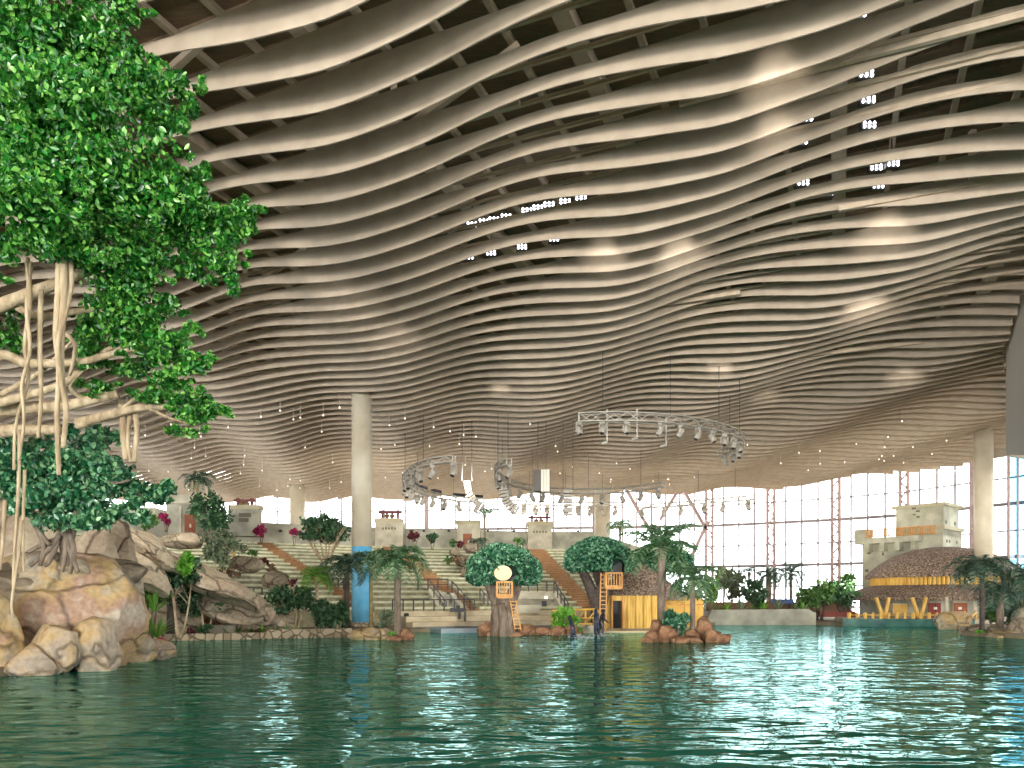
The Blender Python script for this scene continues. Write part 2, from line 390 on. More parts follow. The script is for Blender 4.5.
T={
230:(-3,[43.7,88.7,125,158,188,213,235,255,272,292,308.8,322.5,335.7,346,355.7,366.5,376.8,387,395.8]),
300:(-3,[26.4,77,115.6,149,179.7,205,228.5,247,266.8,283,299,312,324.4,336,346.3,355.7,365,373.8,381.6,389,397,403,409.8,415,421,426.5,432]),
400:(-2,[39,81,119,153.9,181,205.7,226.8,248,265.6,282.4,297,311,323.4,334.8,346,355.7,364.5,373,381,388.3,395,402.5,409,414.8]),
500:(-1,[31,71,107,136.7,164,186.7,210,230.5,248.6,265,280,293,307.8,319,330.5,340.4,350.4,359.6,368.4,377,384,391,398,404.5,410.7,416.6,422,427]),
600:(0,[36.7,76,111,142.6,169.5,194.5,217,237.5,255.5,272.7,286.7,301,312,323,333.6,342.6,351,359,366.4,373.6,380,385,391,395.7,401,406.4]),
700:(0,[17,61,97,129.5,155.9,179.3,198.8,218,233,247,260,270.7,281,291.6,304,315,325,334.8,344.3,354,363,371.7,379,386,392.8,398,403.5]),
800:(0,[-1,36,69.3,98.6,122.7,143.6,164.6,181,199.8,216.8,232.4,250.2,267,281,295.5,308.8,320,330.3,338,344.5,351,357,363,368.8,373.8,379,384,389,395.3,401.6,408,413.7,419]),
900:(1,[3,29,58.2,85,109.4,135,160,183.8,206.3,226,244.7,258.8,271.5,282,291,298.5,305.5,313,320.5,329.7,338.7,347.9,357.2,366,373.8,378.5]),
990:(3,[27.7,61,93,123.4,151,175.4,195.9,211.5,224.2,235,245.7,255,265.6,277,290,303,314.6,326,335.7,343,348.8,354])}

WORLD = 7.0
SPOTS = [(345, 318, 36, 33, 2.5, 500, .7), (395, 345, 42, 38, 2.5, 600, .6), (500, 385, 55, 51, 2.5, 500, .5), (605, 250, 34, 31, 2.5, 450, .7), (680, 250, 35, 31, 2.5, 500, .8),
         (775, 80, 23, 19.5, 2.5, 500, .6), (775, 130, 26, 22.5, 2.5, 350, .6), (885, 230, 33, 29, 2.5, 600, .7), (865, 300, 41, 37, 2.5, 600, .8), (905, 375, 52, 48, 2.5, 600, .6), (765, 400, 57, 53, 2.5, 500, .5), (720, 365, 50, 47, 2.5, 500, .6)]
WARM = (1, .86, .68); NEU = (1, .93, .84)
UPS = [(-38, 66, 6, 2500, WARM, 0, .6), (-18, 74, 8, 2500, WARM, 0, .6), (2, 80, 8, 2500, WARM, 0, .6), (18, 78, 3, 4500, WARM, 0, .5), (30, 66, 3, 5000, WARM, 0, .4), (36, 52, 2, 2500, WARM, 0, .2)]
FAR = [((-25, -66, 3), (-15, 85, 11), 150000, .75, (1, .94, .86)), ((25, -66, 3), (20, 85, 11), 150000, .75, (1, .94, .86)), ((-45, -66, 3), (38, 68, 11), 150000, .5, (1, .94, .86))]

STAGE = [((0, 36, 12.5), (-4, 64, 2), 9000, 1.3), ((-14, 30, 12.5), (-22, 50, 3), 7000, 1.2), ((16, 36, 12.5), (12, 56, 1), 7000, 1.1), ((20, 44, 12), (42, 70, 4), 9000, 1.1), ((-4, 60, 12.5), (-8, 84, 6), 7000, 1.4), ((-26, 52, 12), (-28, 74, 6), 6000, 1.4)]

# ------------------------------------------------------------------ camera, world
cam = bpy.data.cameras.new('camera'); co = bpy.data.objects.new('camera', cam); C.objects.link(co)
co.location = (0, 0, CAMZ); co.rotation_euler = (PI/2, 0, 0)
cam.sensor_width = 36; cam.lens = F/1024*36; cam.shift_y = (HV-384)/1024; cam.clip_end = 500; cam.clip_start = .1
bpy.context.scene.camera = co
sc = bpy.context.scene
sc.view_settings.view_transform = 'Standard'; sc.view_settings.look = 'None'; sc.view_settings.gamma = 1
sc.view_settings.exposure = EXPOSURE = 0.0
sc.view_settings.use_curve_mapping = False
sc.cycles.use_denoising = True
sc.cycles.max_bounces = 6; sc.cycles.diffuse_bounces = 3; sc.cycles.glossy_bounces = 3; sc.cycles.transmission_bounces = 3; sc.cycles.transparent_max_bounces = 8
sc.cycles.caustics_reflective = False; sc.cycles.caustics_refractive = False
sc.cycles.sample_clamp_indirect = 4
w = bpy.data.worlds.new('sky'); sc.world = w; w.use_nodes = True
bg = w.node_tree.nodes['Background']; bg.inputs[0].default_value = (.96, .98, 1, 1); bg.inputs[1].default_value = WORLD

# ------------------------------------------------------------------ wavy baffles
m_, s_ = -.43, 1.6
def WV(X, Y):
    return 14.98+.36*math.cos(2*PI*(X+.13*Y-16.2)/11.8)-.030*max(0, Y-60)
cols = []
for u, (k0, L) in T.items():
    x = (u-512)/F; r = {}
    for i, v in enumerate(L):
        K = k0+i; Y = s_*(K+13.5)/(1-m_*x); r[K] = (600-v)/F*Y-WV(x*Y, Y)
    ks = sorted(r)
    cols.append((u, ks, r))
def resid_col(c, K):
    u, ks, r = c
    if K < ks[0]: return r[ks[0]]*math.exp(-(ks[0]-K)/5)
    if K > ks[-1]: return (r[ks[-1]]*.7+r[ks[-2]]*.3)*math.exp(-(K-ks[-1])/4)
    # light smoothing along the row of baffles
    a = [r[k] for k in (K-1, K, K+1) if k in r]
    return (sum(a)+r[K])/(len(a)+1)
us = [c[0] for c in cols]
def zlow(K, X, Y):
    u = 512+F*X/max(Y, 1)
    R = [resid_col(c, K) for c in cols]
    xs = [us[0]-200]+us+[us[-1]+150]; R = [0]+R+[R[-1]*.3]
    if u <= xs[0] or u >= xs[-1]: rr = R[0] if u <= xs[0] else R[-1]
    else:
        i = max(j for j in range(len(xs)-1) if xs[j] <= u)
        t = (u-xs[i])/(xs[i+1]-xs[i]); t = t*t*(3-2*t); rr = R[i]*(1-t)+R[i+1]*t
    return CAMZ+WV(X, Y)+rr
GL = [(-420, 104), (-150, 106), (0, 106), (150, 106), (300, 105), (450, 103.5), (600, 101), (708.6, 98.5), (770, 95), (834.5, 91), (902.6, 86), (973.7, 79), (1045, 73), (1130, 66), (1250, 57)]
GP = [(GX(u, Y), Y) for u, Y in GL]
def gy(X):
    if X <= GP[0][0]: return GP[0][1]
    for (a, ya), (b, yb) in zip(GP, GP[1:]):
        if a <= X <= b: return ya+(yb-ya)*(X-a)/(b-a)
    return 0
DR = [(17, 22), (24, 34.5), (27.2, 41), (30.7, 47.4), (32.6, 50.3), (35, 53.6), (38.5, 58)]
def drx(Y):
    for (a, ya), (b, yb) in zip(DR, DR[1:]):
        if ya <= Y <= yb: return a+(b-a)*(Y-ya)/(yb-ya)
    return 1e9
NK = 0
for K in range(-10, 56):
    pts = []
    X = -85
    while X < 75:
        Y = s_*(K+13.5)+m_*X
        ok = Y > 2 and Y < gy(X)-.6 and not (Y > 34.5 and Y <= 58 and X > drx(Y)) and not (Y > 57 and X > 58)
        if ok: pts.append((X, Y))
        elif pts and X > 0: break
        X += .6 if X < 14 else .15
    if len(pts) < 4: continue
    vs = []; fs = []
    nx, ny = -m_, 1; l = math.hypot(nx, ny); nx, ny = nx/l*.025, ny/l*.025
    for X, Y in pts:
        zl = zlow(K, X, Y)
        zt = max(CAMZ+15.62+.022*max(-20, min(18, X))-.03*max(0, Y-60), zl+.42)
        vs += [(X-nx, Y-ny, zl), (X+nx, Y+ny, zl), (X+nx, Y+ny, zt), (X-nx, Y-ny, zt)]
    n = len(pts)
    for i in range(n-1):
        a, b = i*4, i*4+4
        fs += [(a, b, b+1, a+1), (a+1, b+1, b+2, a+2), (a+2, b+2, b+3, a+3), (a+3, b+3, b, a)]
    fs += [(0, 1, 2, 3), (4*n-1, 4*n-2, 4*n-3, 4*n-4)]
    o = mesh_obj('ceiling_baffle', vs, fs, 'baffle')
    tag(o, 'long wavy beige baffle hanging on edge under the dark roof', 'ceiling baffle', 'wavy baffles under the roof'); NK += 1

# roof deck above the baffles, with beams and purlins
def dirY(X, t): return Vector((X+.43*t, t, 0))            # beams run square to the baffles
ROOF = 20.2
dk = [(-130, -70), (130, -70), (130, 40)]+[(x, y+.6) for x, y in reversed(GP)]+[(-130, 104)]
n = len(dk); fl = MB(); fl.add([(x, y, ROOF) for x, y in dk]+[(x, y, ROOF+.4) for x, y in dk], [tuple(range(n)), tuple(range(2*n-1, n-1, -1))]+[(i, (i+1) % n, n+(i+1) % n, n+i) for i in range(n)])
o = fl.build('ceiling', 'deck'); tag(o, kind='structure')
rf = thing('roof_frame', 'brown steel roof frame of beams, purlins and braces above the wavy baffles', 'roof frame', (0, 0, ROOF))
d1 = Vector((1, m_, 0)).normalized(); d2 = Vector((-m_, 1, 0)).normalized()
for i in range(-22, 30):
    a = d1*(i*1.9)+d2*4; b = d1*(i*1.9)+d2*102
    wd = .55 if i % 4 == 0 else .2
    MB().beam(a+Vector((0, 0, ROOF-.35)), b+Vector((0, 0, ROOF-.35)), wd, .5 if i % 4 == 0 else .2).build('roof_beam', 'roofsteel', rf)
for i in range(0, 42):
    t = 8+i*1.6
    a = d2*t-d1*62; b = d2*t+d1*58
    MB().beam(a+Vector((0, 0, ROOF-2.2)), b+Vector((0, 0, ROOF-2.2)), .1, .12).build('purlin', 'roofsteel', rf)
for i in range(0, 46):
    t = 6+i*1.7
    a = d2*t-d1*55; b = d2*t+d1*55
    MB().beam(a+Vector((0, 0, ROOF-.1)), b+Vector((0, 0, ROOF-.1)), .1, .2).build('deck_rib', 'deck', rf)
for i, j in [(-5, 18), (-3, 22), (0, 24), (1, 33), (3, 21), (5, 26), (6, 38), (4, 44), (7, 20), (-2, 40), (0, 52), (-6, 30)]:
    c = d1*(i*4.6)+d2*j
    MB().beam(c+Vector((0, 0, ROOF-.4)), c+Vector((0, 0, 17.9)), .2).build('hanger', 'roofsteel', rf)
    MB().beam(c+Vector((0, 0, 17.8)), c+d1*4.6+Vector((0, 0, ROOF-.6)), .22).build('brace', 'roofsteel', rf)
    MB().beam(c+Vector((0, 0, 17.8))-d1*4.6, c+d1*4.6+Vector((0, 0, 17.8)), .16, .2).build('bottom_chord', 'roofsteel', rf)

# banks of floodlights above the baffles
def flood_bank(u, v, label, group, H=16.4):
    Y = F*H/(600-v); p = Vector((GX(u, Y), Y, CAMZ+H))
    t = thing('floodlight', label, 'floodlight', p, group)
    MB().box(p+Vector((-.26, -.02, -.05)), p+Vector((.26, .2, .2))).build('housing', 'darksteel', t)
    MB().beam(p+Vector((0, .1, .3)), p+Vector((0, .1, ROOF-.5-p.z)), .05).build('hanger', 'darksteel', t)
    for i in range(3):
        for j in range(2):
            q = p+Vector((-.17+.17*i, -.05, .03+.12*j))
            MB().lathe(q, [(.03, -.045), (.05, 0), (.03, .045)], 8).build('lamp', 'lamp_white', t)
for u, v in [(419, 238), (472, 227), (484, 224), (494, 222), (506, 219), (527, 213), (538, 210), (549, 207), (565, 204), (581, 200)]:
    flood_bank(u, v, 'small floodlight with white lamps in the long row between baffles over the centre', 'floodlights in the long centre row')
for u, v in [(455, 262), (469, 259), (491, 255), (522, 249), (554, 241)]:
    flood_bank(u, v, 'small floodlight with white lamps in the short row just under the long centre row', 'floodlights in the short centre row')
for u, v in [(858, 17), (861, 48), (866, 77), (868, 103), (869, 128), (876, 170), (893, 166), (878, 188)]:
    flood_bank(u, v, 'bright six-lamp floodlight in the column of lamps at the top right between baffles', 'floodlights at the top right')
for u, v in [(806, 121), (801, 144), (803, 185), (828, 195), (832, 211)]:
    flood_bank(u, v, 'small floodlight beside the top right column of lamps, half hidden by a baffle', 'floodlights beside the top right column')

# ------------------------------------------------------------------ curtain drum at the right end of the baffles
face = [(22, 30.5), (24, 34.5), (27.2, 41), (30.7, 47.4), (32.6, 50.3), (34.6, 53.4), (36.4, 56.2), (37.6, 57.4), (40, 58.6), (46, 60)]
vs = []; fs = []
for x, y in face:
    zb_ = 2.2+.1908*min(y, 56.5); x += .12
    vs += [(x, y, zb_), (x, y, 18.9), (x+.2, y-.05, 18.9), (x+.2, y-.05, zb_)]
for k in range(len(face)-1):
    a = 4*k; b = a+4; fs += [(a, b, b+1, a+1), (a+1, b+1, b+2, a+2), (a+2, b+2, b+3, a+3), (a+3, b+3, b, a)]
o = mesh_obj('mesh_curtain', vs, fs, 'curtain'); tag(o, 'tall pale grey mesh curtain where the baffles end at the right edge', 'curtain')

# ------------------------------------------------------------------ glass wall
def gpt(u):                                # glass position at column u
    for (a, ya), (b, yb) in zip(GL, GL[1:]):
        if a <= u <= b:
            Xa, Xb = GX(a, ya), GX(b, yb)
            # intersect the ray with the segment
            k = (u-512)/F; dX, dY = Xb-Xa, yb-ya
            t = (k*ya-Xa)/(dX-k*dY); return Vector((Xa+t*dX, ya+t*dY, 0))
ZT = 19.5; ZB = .6
levels = [1.3, 3.9, 6.5, 9.1, 11.8, 14.4]
gs = []
posts_big = [427, 594, 708.6, 770, 834.5, 902.6, 973.7, 1045]
bays = [(-380, -250), (-250, -120), (-120, 10), (10, 100), (100, 190), (190, 256), (256, 342), (342, 427), (427, 484), (484, 540), (540, 594), (594, 651), (651, 708.6), (708.6, 770), (770, 834.5), (834.5, 902.6), (902.6, 973.7), (973.7, 1045), (1045, 1130), (1130, 1230)]
wn = 0
for a, b in bays:
    wn += 1
    A, B = gpt(a), gpt(b)
    t = bpy.data.objects.new('window_%d' % wn, None); C.objects.link(t); t.location = A; tag(t, kind='structure')
    MB().add([A+Vector((0, 0, ZB)), B+Vector((0, 0, ZB)), B+Vector((0, 0, ZT)), A+Vector((0, 0, ZT))], [(0, 1, 2, 3)]).build('glazing', 'glass', t)
    mb = MB(); n = 4 if a > 600 or a < 0 else 4
    for i in range(1, n):
        q = A.lerp(B, i/n); mb.beam(q+Vector((0, -.05, ZB)), q+Vector((0, -.05, ZT)), .19, .16)
    for k, z in enumerate(levels):
        w_ = .34 if k in (2, 4) else .16
        off = Vector((0, -.08, z)); mb.beam(A+off, B+off, w_*.6, w_)
    mb.build('window_frame', 'mullion', t)
    q = B+Vector((0, -.3, 0)); mb = MB()
    if b in posts_big and b >= 700:
        e = (B-A).normalized()*.42
        for sg in (-1, 1): mb.beam(q+e*sg+Vector((0, 0, ZB)), q+e*sg+Vector((0, 0, ZT)), .3)
        z = ZB; sg = 1
        while z < ZT-1.2:
            mb.beam(q+e*sg+Vector((0, 0, z)), q-e*sg+Vector((0, 0, z+1)), .17); z += 1; sg = -sg
    else:
        mb.beam(q+Vector((0, 0, ZB)), q+Vector((0, 0, ZT)), .55 if b in posts_big else .22)
    mb.build('window_post', 'truss_post', t)
mb = MB()
for (a, va), (b, vb) in [((680, 492), (706, 529)), ((682, 492), (660, 520)), ((626, 497), (650, 531)), ((708, 529), (690, 560))]:
    mb.beam(P(a, va-8, 96.5), P(b, vb, 96.5), .4)
tag(mb.build('trim_1', 'truss_post'), kind='structure')

# ------------------------------------------------------------------ columns
def column(u, wpx, vtop, Y, vb, label=None, blue=False, pz=.3):
    X = GX(u, Y); r = wpx/2/F*Y; zt = PZ(vtop, Y)+.9
    t = thing('column', label, 'column', (X, Y, pz))
    if blue:
        zc = PZ(547, Y)
        MB().lathe((X, Y, 0), [(r, pz), (r, zc)], 32).build('blue_band', 'column_blue', t, True)['label'] = 'blue painted lower part'
        MB().lathe((X, Y, 0), [(r, zc), (r, zt)], 32).build('shaft', 'column', t, True)
        MB().lathe((X, Y, 0), [(r*1.25, pz), (r*1.25, pz+.3)], 20).build('plinth', 'stone_wall', t)
    else:
        MB().lathe((X, Y, 0), [(r, pz), (r, zt)], 32).build('shaft', 'column', t, True)
    return t
column(361.8, 20, 396, 55, 625, 'tall round column with a blue painted lower part behind the palm trees', True, .3)
column(297.5, 15, 487, 92, 545, 'cream column behind the upper left wall above the seating', pz=6)
column(602.5, 16, 487, 92, 540, 'cream column behind the round-topped tree left of the thatched hut', pz=3)
column(983.5, 17, 436, 68, 560, 'cream column rising behind the thatched building at the right', pz=.7)
# bluish glass shaft at the right edge
t = thing('glass_shaft', 'tall blue-tinted glass shaft at the right edge under the mesh curtain', 'glass shaft', P(1018, 600, 72))
for k in range(4):
    a = P(1008+k*9, 600, 72); b = P(1017+k*9, 600, 72)
    MB().box((a.x, 72, .6), (b.x, 72.06, 17)).build('pane', 'glass_blue', t)
    MB().beam((a.x, 71.9, .6), (a.x, 71.9, 17), .16).build('mullion', 'truss_post', t)

# ------------------------------------------------------------------ trusses, spots, speakers
def truss(name_label, pts, size, cables, th=.055, group='curved lighting trusses'):
    pts = [Vector(p) for p in pts]; c = catmull(pts, 8)
    t = thing('lighting_truss', name_label, 'truss', c[0], group)
    # resample at even spacing
    out = [c[0]]; acc = 0
    for a, b in zip(c, c[1:]):
        d = (b-a).length
        while acc+d >= .7:
            f = (.7-acc)/d; a = a.lerp(b, f); out.append(a); d = (b-a).length; acc = 0
        acc += d
    ch = [[], [], [], []]
    for i, p in enumerate(out):
        d = (out[min(i+1, len(out)-1)]-out[max(i-1, 0)]); d.z = 0; d.normalize(); sd = Vector((-d.y, d.x, 0))*size/2; up = Vector((0, 0, size/2))
        for k, o_ in enumerate((sd+up, -sd+up, -sd-up, sd-up)): ch[k].append(p+o_)
    mb = MB()
    for k in range(4): mb.tube(ch[k], th, 5)
    mb.build('chord', 'alu', t)
    mb = MB()
    for i in range(len(out)-1):
        for k in range(4):
            a, b = ch[k], ch[(k+1) % 4]
            if i % 2: a, b = b, a
            mb.beam(a[i], b[i+1], th)
    for k in range(4): mb.beam(ch[k][0], ch[(k+1) % 4][0], .05); mb.beam(ch[k][-1], ch[(k+1) % 4][-1], .05)
    mb.build('lacing', 'alu', t)
    for k in range(cables):
        p = out[int((k+.5)/cables*len(out))]
        MB().beam(p+Vector((0, 0, size/2)), (p.x, p.y, 16.9), .04).build('cable', 'darksteel', t)
    return out
def make_spot(label, group):
    t = thing('spotlight', label, 'spotlight', (0, 0, 0), group)
    MB().box((-.16, -.12, -.2), (.16, .12, 0)).build('base', 'fixture', t)
    mb = MB(); mb.box((-.24, -.05, -.62), (-.19, .05, -.18)); mb.box((.19, -.05, -.62), (.24, .05, -.18)); mb.box((-.24, -.05, -.23), (.24, .05, -.18)); mb.build('yoke', 'fixture', t)
    mb = MB(); mb.lathe((0, 0, 0), [(.11, -.3), (.18, -.22), (.19, .12), (.15, .3)], 12)
    R = Matrix.Rotation(-.5, 3, 'X')
    mb.v = [R @ v+Vector((0, 0, -.55)) for v in mb.v]; mb.build('head', 'fixture', t, True)
    mb = MB(); mb.lathe((0, 0, 0), [(.13, -.31), (.13, -.29)], 12); mb.v = [R @ v+Vector((0, 0, -.55)) for v in mb.v]; mb.build('lens', 'darksteel', t)
    return t
spot0 = None
def spots(path, n, label, group, f0=0.02, f1=.98, drop=.22, sc_=1.0):
    global spot0
    for k in range(n):
        f = f0+(f1-f0)*k/max(1, n-1); p = path[int(f*(len(path)-1))]
        if spot0 is None: spot0 = make_spot(label, group); o = spot0
        else: o = copy_tree(spot0)
        o['label'] = label; o['group'] = group
        o.location = p-Vector((0, 0, drop)); o.rotation_euler = (0, 0, random.uniform(-2, 2)); o.scale = (sc_,)*3
def TP(u, v, Z=13.0):
    Y = F*(Z-CAMZ)/(600-v); return Vector((GX(u, Y), Y, Z))
r1 = truss('left curved truss sweeping round like a hook, dark fixtures along its top', [TP(454, 459), TP(430, 462), TP(412, 470), TP(405, 481), TP(420, 491), TP(450, 498), TP(488, 501)], .45, 4)
spots(r1, 15, 'pale moving-head spotlight hanging from the left hook-shaped truss', 'spotlights on the left truss', sc_=1.35)
r2 = truss('middle curved truss running behind the hanging speaker clusters', [TP(509, 462), TP(499, 466), TP(499, 476), TP(515, 484), TP(550, 490), TP(610, 491), TP(668, 484)], .45, 5)
spots(r2, 15, 'pale moving-head spotlight hanging from the middle truss behind the speakers', 'spotlights on the middle truss', sc_=1.25)
r3 = truss('large near truss curving from the centre round to the right, highest in view', [TP(579, 418), TP(610, 417), TP(650, 418), TP(690, 422), TP(722, 429), TP(740, 438), TP(735, 447), TP(716, 455)], .5, 5, .035)
spots(r3, 13, 'pale moving-head spotlight hanging from the large near truss', 'spotlights on the large near truss', sc_=.95)
r4 = truss('straight rear truss hanging in front of the windows, left of the column', [TP(512, 502), TP(560, 504), TP(625, 504)], .4, 3)
spots(r4, 9, 'small spotlight on the rear truss left of the column, against the windows', 'spotlights on the rear left truss', sc_=1.3)
r5 = truss('thin rear truss slanting up to the right in front of the windows', [TP(642, 507), TP(700, 502), TP(760, 497)], .4, 3)
spots(r5, 6, 'small spotlight on the slanting rear truss against the tall windows', 'spotlights on the rear right truss', sc_=1.3)
mbk = 0
for f in (.52, .6, .68, .76, .88, .96):            # dark fixtures lying along the top of the left truss
    p = r1[int(f*(len(r1)-1))]; q = r1[min(len(r1)-1, int(f*(len(r1)-1))+2)]
    o = MB().beam(p+Vector((0, 0, .42)), q+Vector((0, 0, .42)), .4, .3).build('batten_light', 'black')
    tag(o, 'black batten light lying on top of the left hook-shaped truss', 'light', 'black battens on the left truss')
# hanging rods below the near truss
for u, v0, v1 in ((607, 424, 442), (637, 424, 438), (666, 431, 445)):
    a = TP(u, v0); t = thing('hanging_rod', 'thin pale rod with a hooked foot hanging below the large near truss', 'rod', a, 'rods below the near truss')
    b = Vector((a.x, a.y, PZ(v1, a.y))); MB().beam(a+Vector((0, 0, .9)), b, .09).build('rod', 'alu', t); MB().beam(b, b+Vector((-.35, -.1, -.1)), .12).build('hook', 'alu', t)
# line arrays
def line_array(pts, label, w_=1.1, cab=.3, n=9, yaw=0, mt='speaker'):
    c = catmull(pts, 12); t = thing('line_array_speaker', label, 'speaker', c[0], 'hanging line array speakers')
    for k in range(n):
        a = c[int(k/n*(len(c)-1))]; b = c[int((k+.86)/n*(len(c)-1))]
        MB().beam(a, b, w_, cab).build('cabinet', mt, t)
    for sx in (-.4, .4):
        MB().beam(c[0]+Vector((sx, 0, 0)), (c[0].x+sx, c[0].y, 16.9), .05).build('cable', 'darksteel', t)
    return t
line_array([P(467, 481, 62), P(469, 492, 62), P(475, 501, 62), P(484, 508, 62)], 'curved grey line array bending right, beside the left truss', .5, .5, 10)
line_array([P(503, 489, 60), P(505, 498, 60), P(510, 506, 60), P(518, 511, 60)], 'curved grey line array bending right, below the middle truss end', .7, .7, 9)
line_array([P(568, 490, 62), P(568, 503, 62), P(568, 516, 62)], 'straight narrow line array speaker hanging right of the wide cluster', .7, .5, 9)
t = thing('speaker_cluster', 'wide boxy speaker cluster with white front strips hanging in the centre', 'speaker', P(542, 472, 61), 'hanging line array speakers')
MB().box(P(534, 491, 61), P(540.5, 472, 62.2)).build('cabinet', 'speaker_dark', t)
for k in range(3):
    a = 541+k*2.9; MB().box(P(a, 491.5, 61), P(a+2, 472, 62.2)).build('cabinet', 'paper', t); MB().box(P(a+2, 491, 61.2), P(a+2.9, 472.5, 62)).build('cabinet', 'black', t)
for u in (538, 546): MB().beam(P(u, 472, 61.5), (P(u, 472, 61.5).x, 61.5, 16.9), .05).build('cable', 'darksteel', t)
# tiny pendants
rd = random.Random(5)
proto = None; cnt = 0
for reg, n in (((125, 400, 345, 490), 44), ((375, 410, 560, 480), 22), ((560, 455, 700, 485), 12), ((745, 405, 960, 470), 20)):
    for k in range(n):
        u = rd.uniform(reg[0], reg[2]); v = rd.uniform(reg[1], reg[3]); H = 13.7; Y = F*H/(600-v)
        if Y > 96: continue
        if proto is None:
            proto = thing('pendant_light', '', 'pendant light')
            MB().beam((0, 0, 0), (0, 0, .8), .035).build('rod', 'fixture', proto); MB().lathe((0, 0, -.08), [(.03, -.06), (.065, 0), (.03, .06)], 8).build('bulb', 'bulb', proto); o = proto
        else: o = copy_tree(proto)
        o.location = (GX(u, Y), Y, CAMZ+H-.3)
        tag(o, 'tiny white pendant light on a thin rod below the rear baffles', 'pendant light', 'tiny pendants below the rear baffles')

# ------------------------------------------------------------------ water and banks
def WY(v): return F*CAMZ/(v-HV)
wm = MB(); wm.add([(-90, -25, 0), (95, -25, 0), (95, 112, 0), (-90, 112, 0)], [(0, 1, 2, 3)])
o = wm.build('water', 'water'); tag(o, kind='structure')
shore = [(-75, 19), (GX(-60, 20), 20.5), (GX(60, 23.5), 24.5), (GX(165, 28.5), 29.5), (-19.5, 31), (-21.5, 40.6), (GX(160, 41.2), 41.3), (GX(200, 41.6), 41.6), (GX(350, 45.5), 45.6), (GX(395, 47), 47.2), (GX(400, 51), 51),
         (GX(480, 53), 53), (GX(545, 51), 51), (GX(620, 51.5), 51.5), (GX(700, 52.5), 52.5), (GX(704, 66.5), 66.5), (GX(816, 67.5), 67.5), (GX(843, 64.5), 64.5), (GX(940, 62.5), 62.5), (GX(960, 58), 58), (GX(962, 47), 47), (GX(1024, 43), 43), (60, 36), (95, 30)]
def slab(pts, z0, z1): 
    n = len(pts); mb = MB()
    mb.add([(x, y, z0) for x, y in pts]+[(x, y, z1) for x, y in pts], [tuple(range(n-1, -1, -1)), tuple(range(n, 2*n))]+[(i, (i+1) % n, n+(i+1) % n, n+i) for i in range(n)]); return mb
tag(slab(shore+[(95, 112), (-75, 112)], -.6, .26).build('ground', 'bank'), kind='structure')
def pbox(u0, u1, v0, v1, Y, dep): return P(u0, v1, Y), P(u1, v0, Y)+Vector((0, dep, 0))

# stone kerb wall on the left bank
def ribbon(pts, th, z0, z1):
    mb = MB()
    for (x0, y0), (x1, y1) in zip(pts, pts[1:]):
        d = Vector((x1-x0, y1-y0)).normalized(); n = Vector((-d.y, d.x))*th
        mb.add([(x0, y0, z0), (x1, y1, z0), (x1+n.x, y1+n.y, z0), (x0+n.x, y0+n.y, z0), (x0, y0, z1), (x1, y1, z1), (x1+n.x, y1+n.y, z1), (x0+n.x, y0+n.y, z1)],
               [(4, 5, 6, 7), (0, 1, 5, 4), (3, 7, 6, 2), (0, 4, 7, 3), (1, 2, 6, 5)])
    return mb
p0 = [(-21.5, 40.3), (GX(160, 41), 41), (GX(200, 41.3), 41.3), (GX(266, 42.8), 42.8)]; p1 = [(GX(266, 42.8), 42.8), (GX(310, 44), 44), (GX(352, 45), 45)]
t = thing('kerb_wall', 'long low wall of rounded stones along the left water edge', 'wall', (p0[0][0], p0[0][1], 0))
ribbon(p0, .6, -.3, .36).build('low_section', 'stone_wall', t); ribbon(p1, .6, -.3, .52).build('high_section', 'stone_wall', t)

# ------------------------------------------------------------------ grandstand
CX, CY = 12.0, 20.0
def pol(R, a, z): return Vector((CX+R*math.sin(a), CY+R*math.cos(a), z))
def sector(mb, R0, R1, z0, z1, a0, a1, n=None):
    n = n or max(2, int(abs(a1-a0)*R1/1.6)); vs = []
    for i in range(n+1):
        a = a0+(a1-a0)*i/n
        vs += [pol(R0, a, z0), pol(R1, a, z0), pol(R1, a, z1), pol(R0, a, z1)]
    fs = []
    for i in range(n):
        a, b = 4*i, 4*i+4; fs += [(a, b, b+1, a+1), (a+1, b+1, b+2, a+2), (a+2, b+2, b+3, a+3), (a+3, b+3, b, a)]
    fs += [(0, 1, 2, 3), (4*n+3, 4*n+2, 4*n+1, 4*n)]
    return mb.add(vs, fs)
D = PI/180
gt = thing('grandstand', 'wide curved grandstand of pale green stepped seating rows with orange aisle stairs', 'grandstand', pol(41, -18*D, .3))
NT = 16
AL, AR = -66*D, 2.5*D
aisles = [(-33.2, -31.8), (-22.2, -20.3), (-8.7, -6.6)]
for i in range(NT):
    R0 = 42+30/NT*i; R1 = R0+30/NT+.25; z = 1.45+(8.4-1.45)/NT*(i+1)-.2
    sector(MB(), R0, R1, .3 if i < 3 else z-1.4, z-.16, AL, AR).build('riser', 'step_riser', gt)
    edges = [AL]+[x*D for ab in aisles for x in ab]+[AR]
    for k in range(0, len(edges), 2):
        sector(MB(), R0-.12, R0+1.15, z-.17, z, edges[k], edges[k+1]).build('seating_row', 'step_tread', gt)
for (a0, a1) in aisles:
    mb = MB(); ns = NT*2
    for j in range(ns):
        R0 = 42+30/ns*j; z = 1.45+(8.4-1.45)/NT*((j+1)/2)-.16
        sector(mb, R0-.14, R0+30/ns+.2, z-.6, z, a0*D, a1*D, 2)
    nb = MB()
    for j in range(ns):
        R0 = 42+30/ns*j; z = 1.45+(8.4-1.45)/NT*((j+1)/2)-.16
        sector(nb, R0-.17, R0-.1, z-.2, z-.02, a0*D, a1*D, 2)
    nb.build('step_edge', 'aisle_edge', gt)
    mb.build('aisle_stair', 'aisle', gt)['label'] = 'orange-brown radial aisle stair'
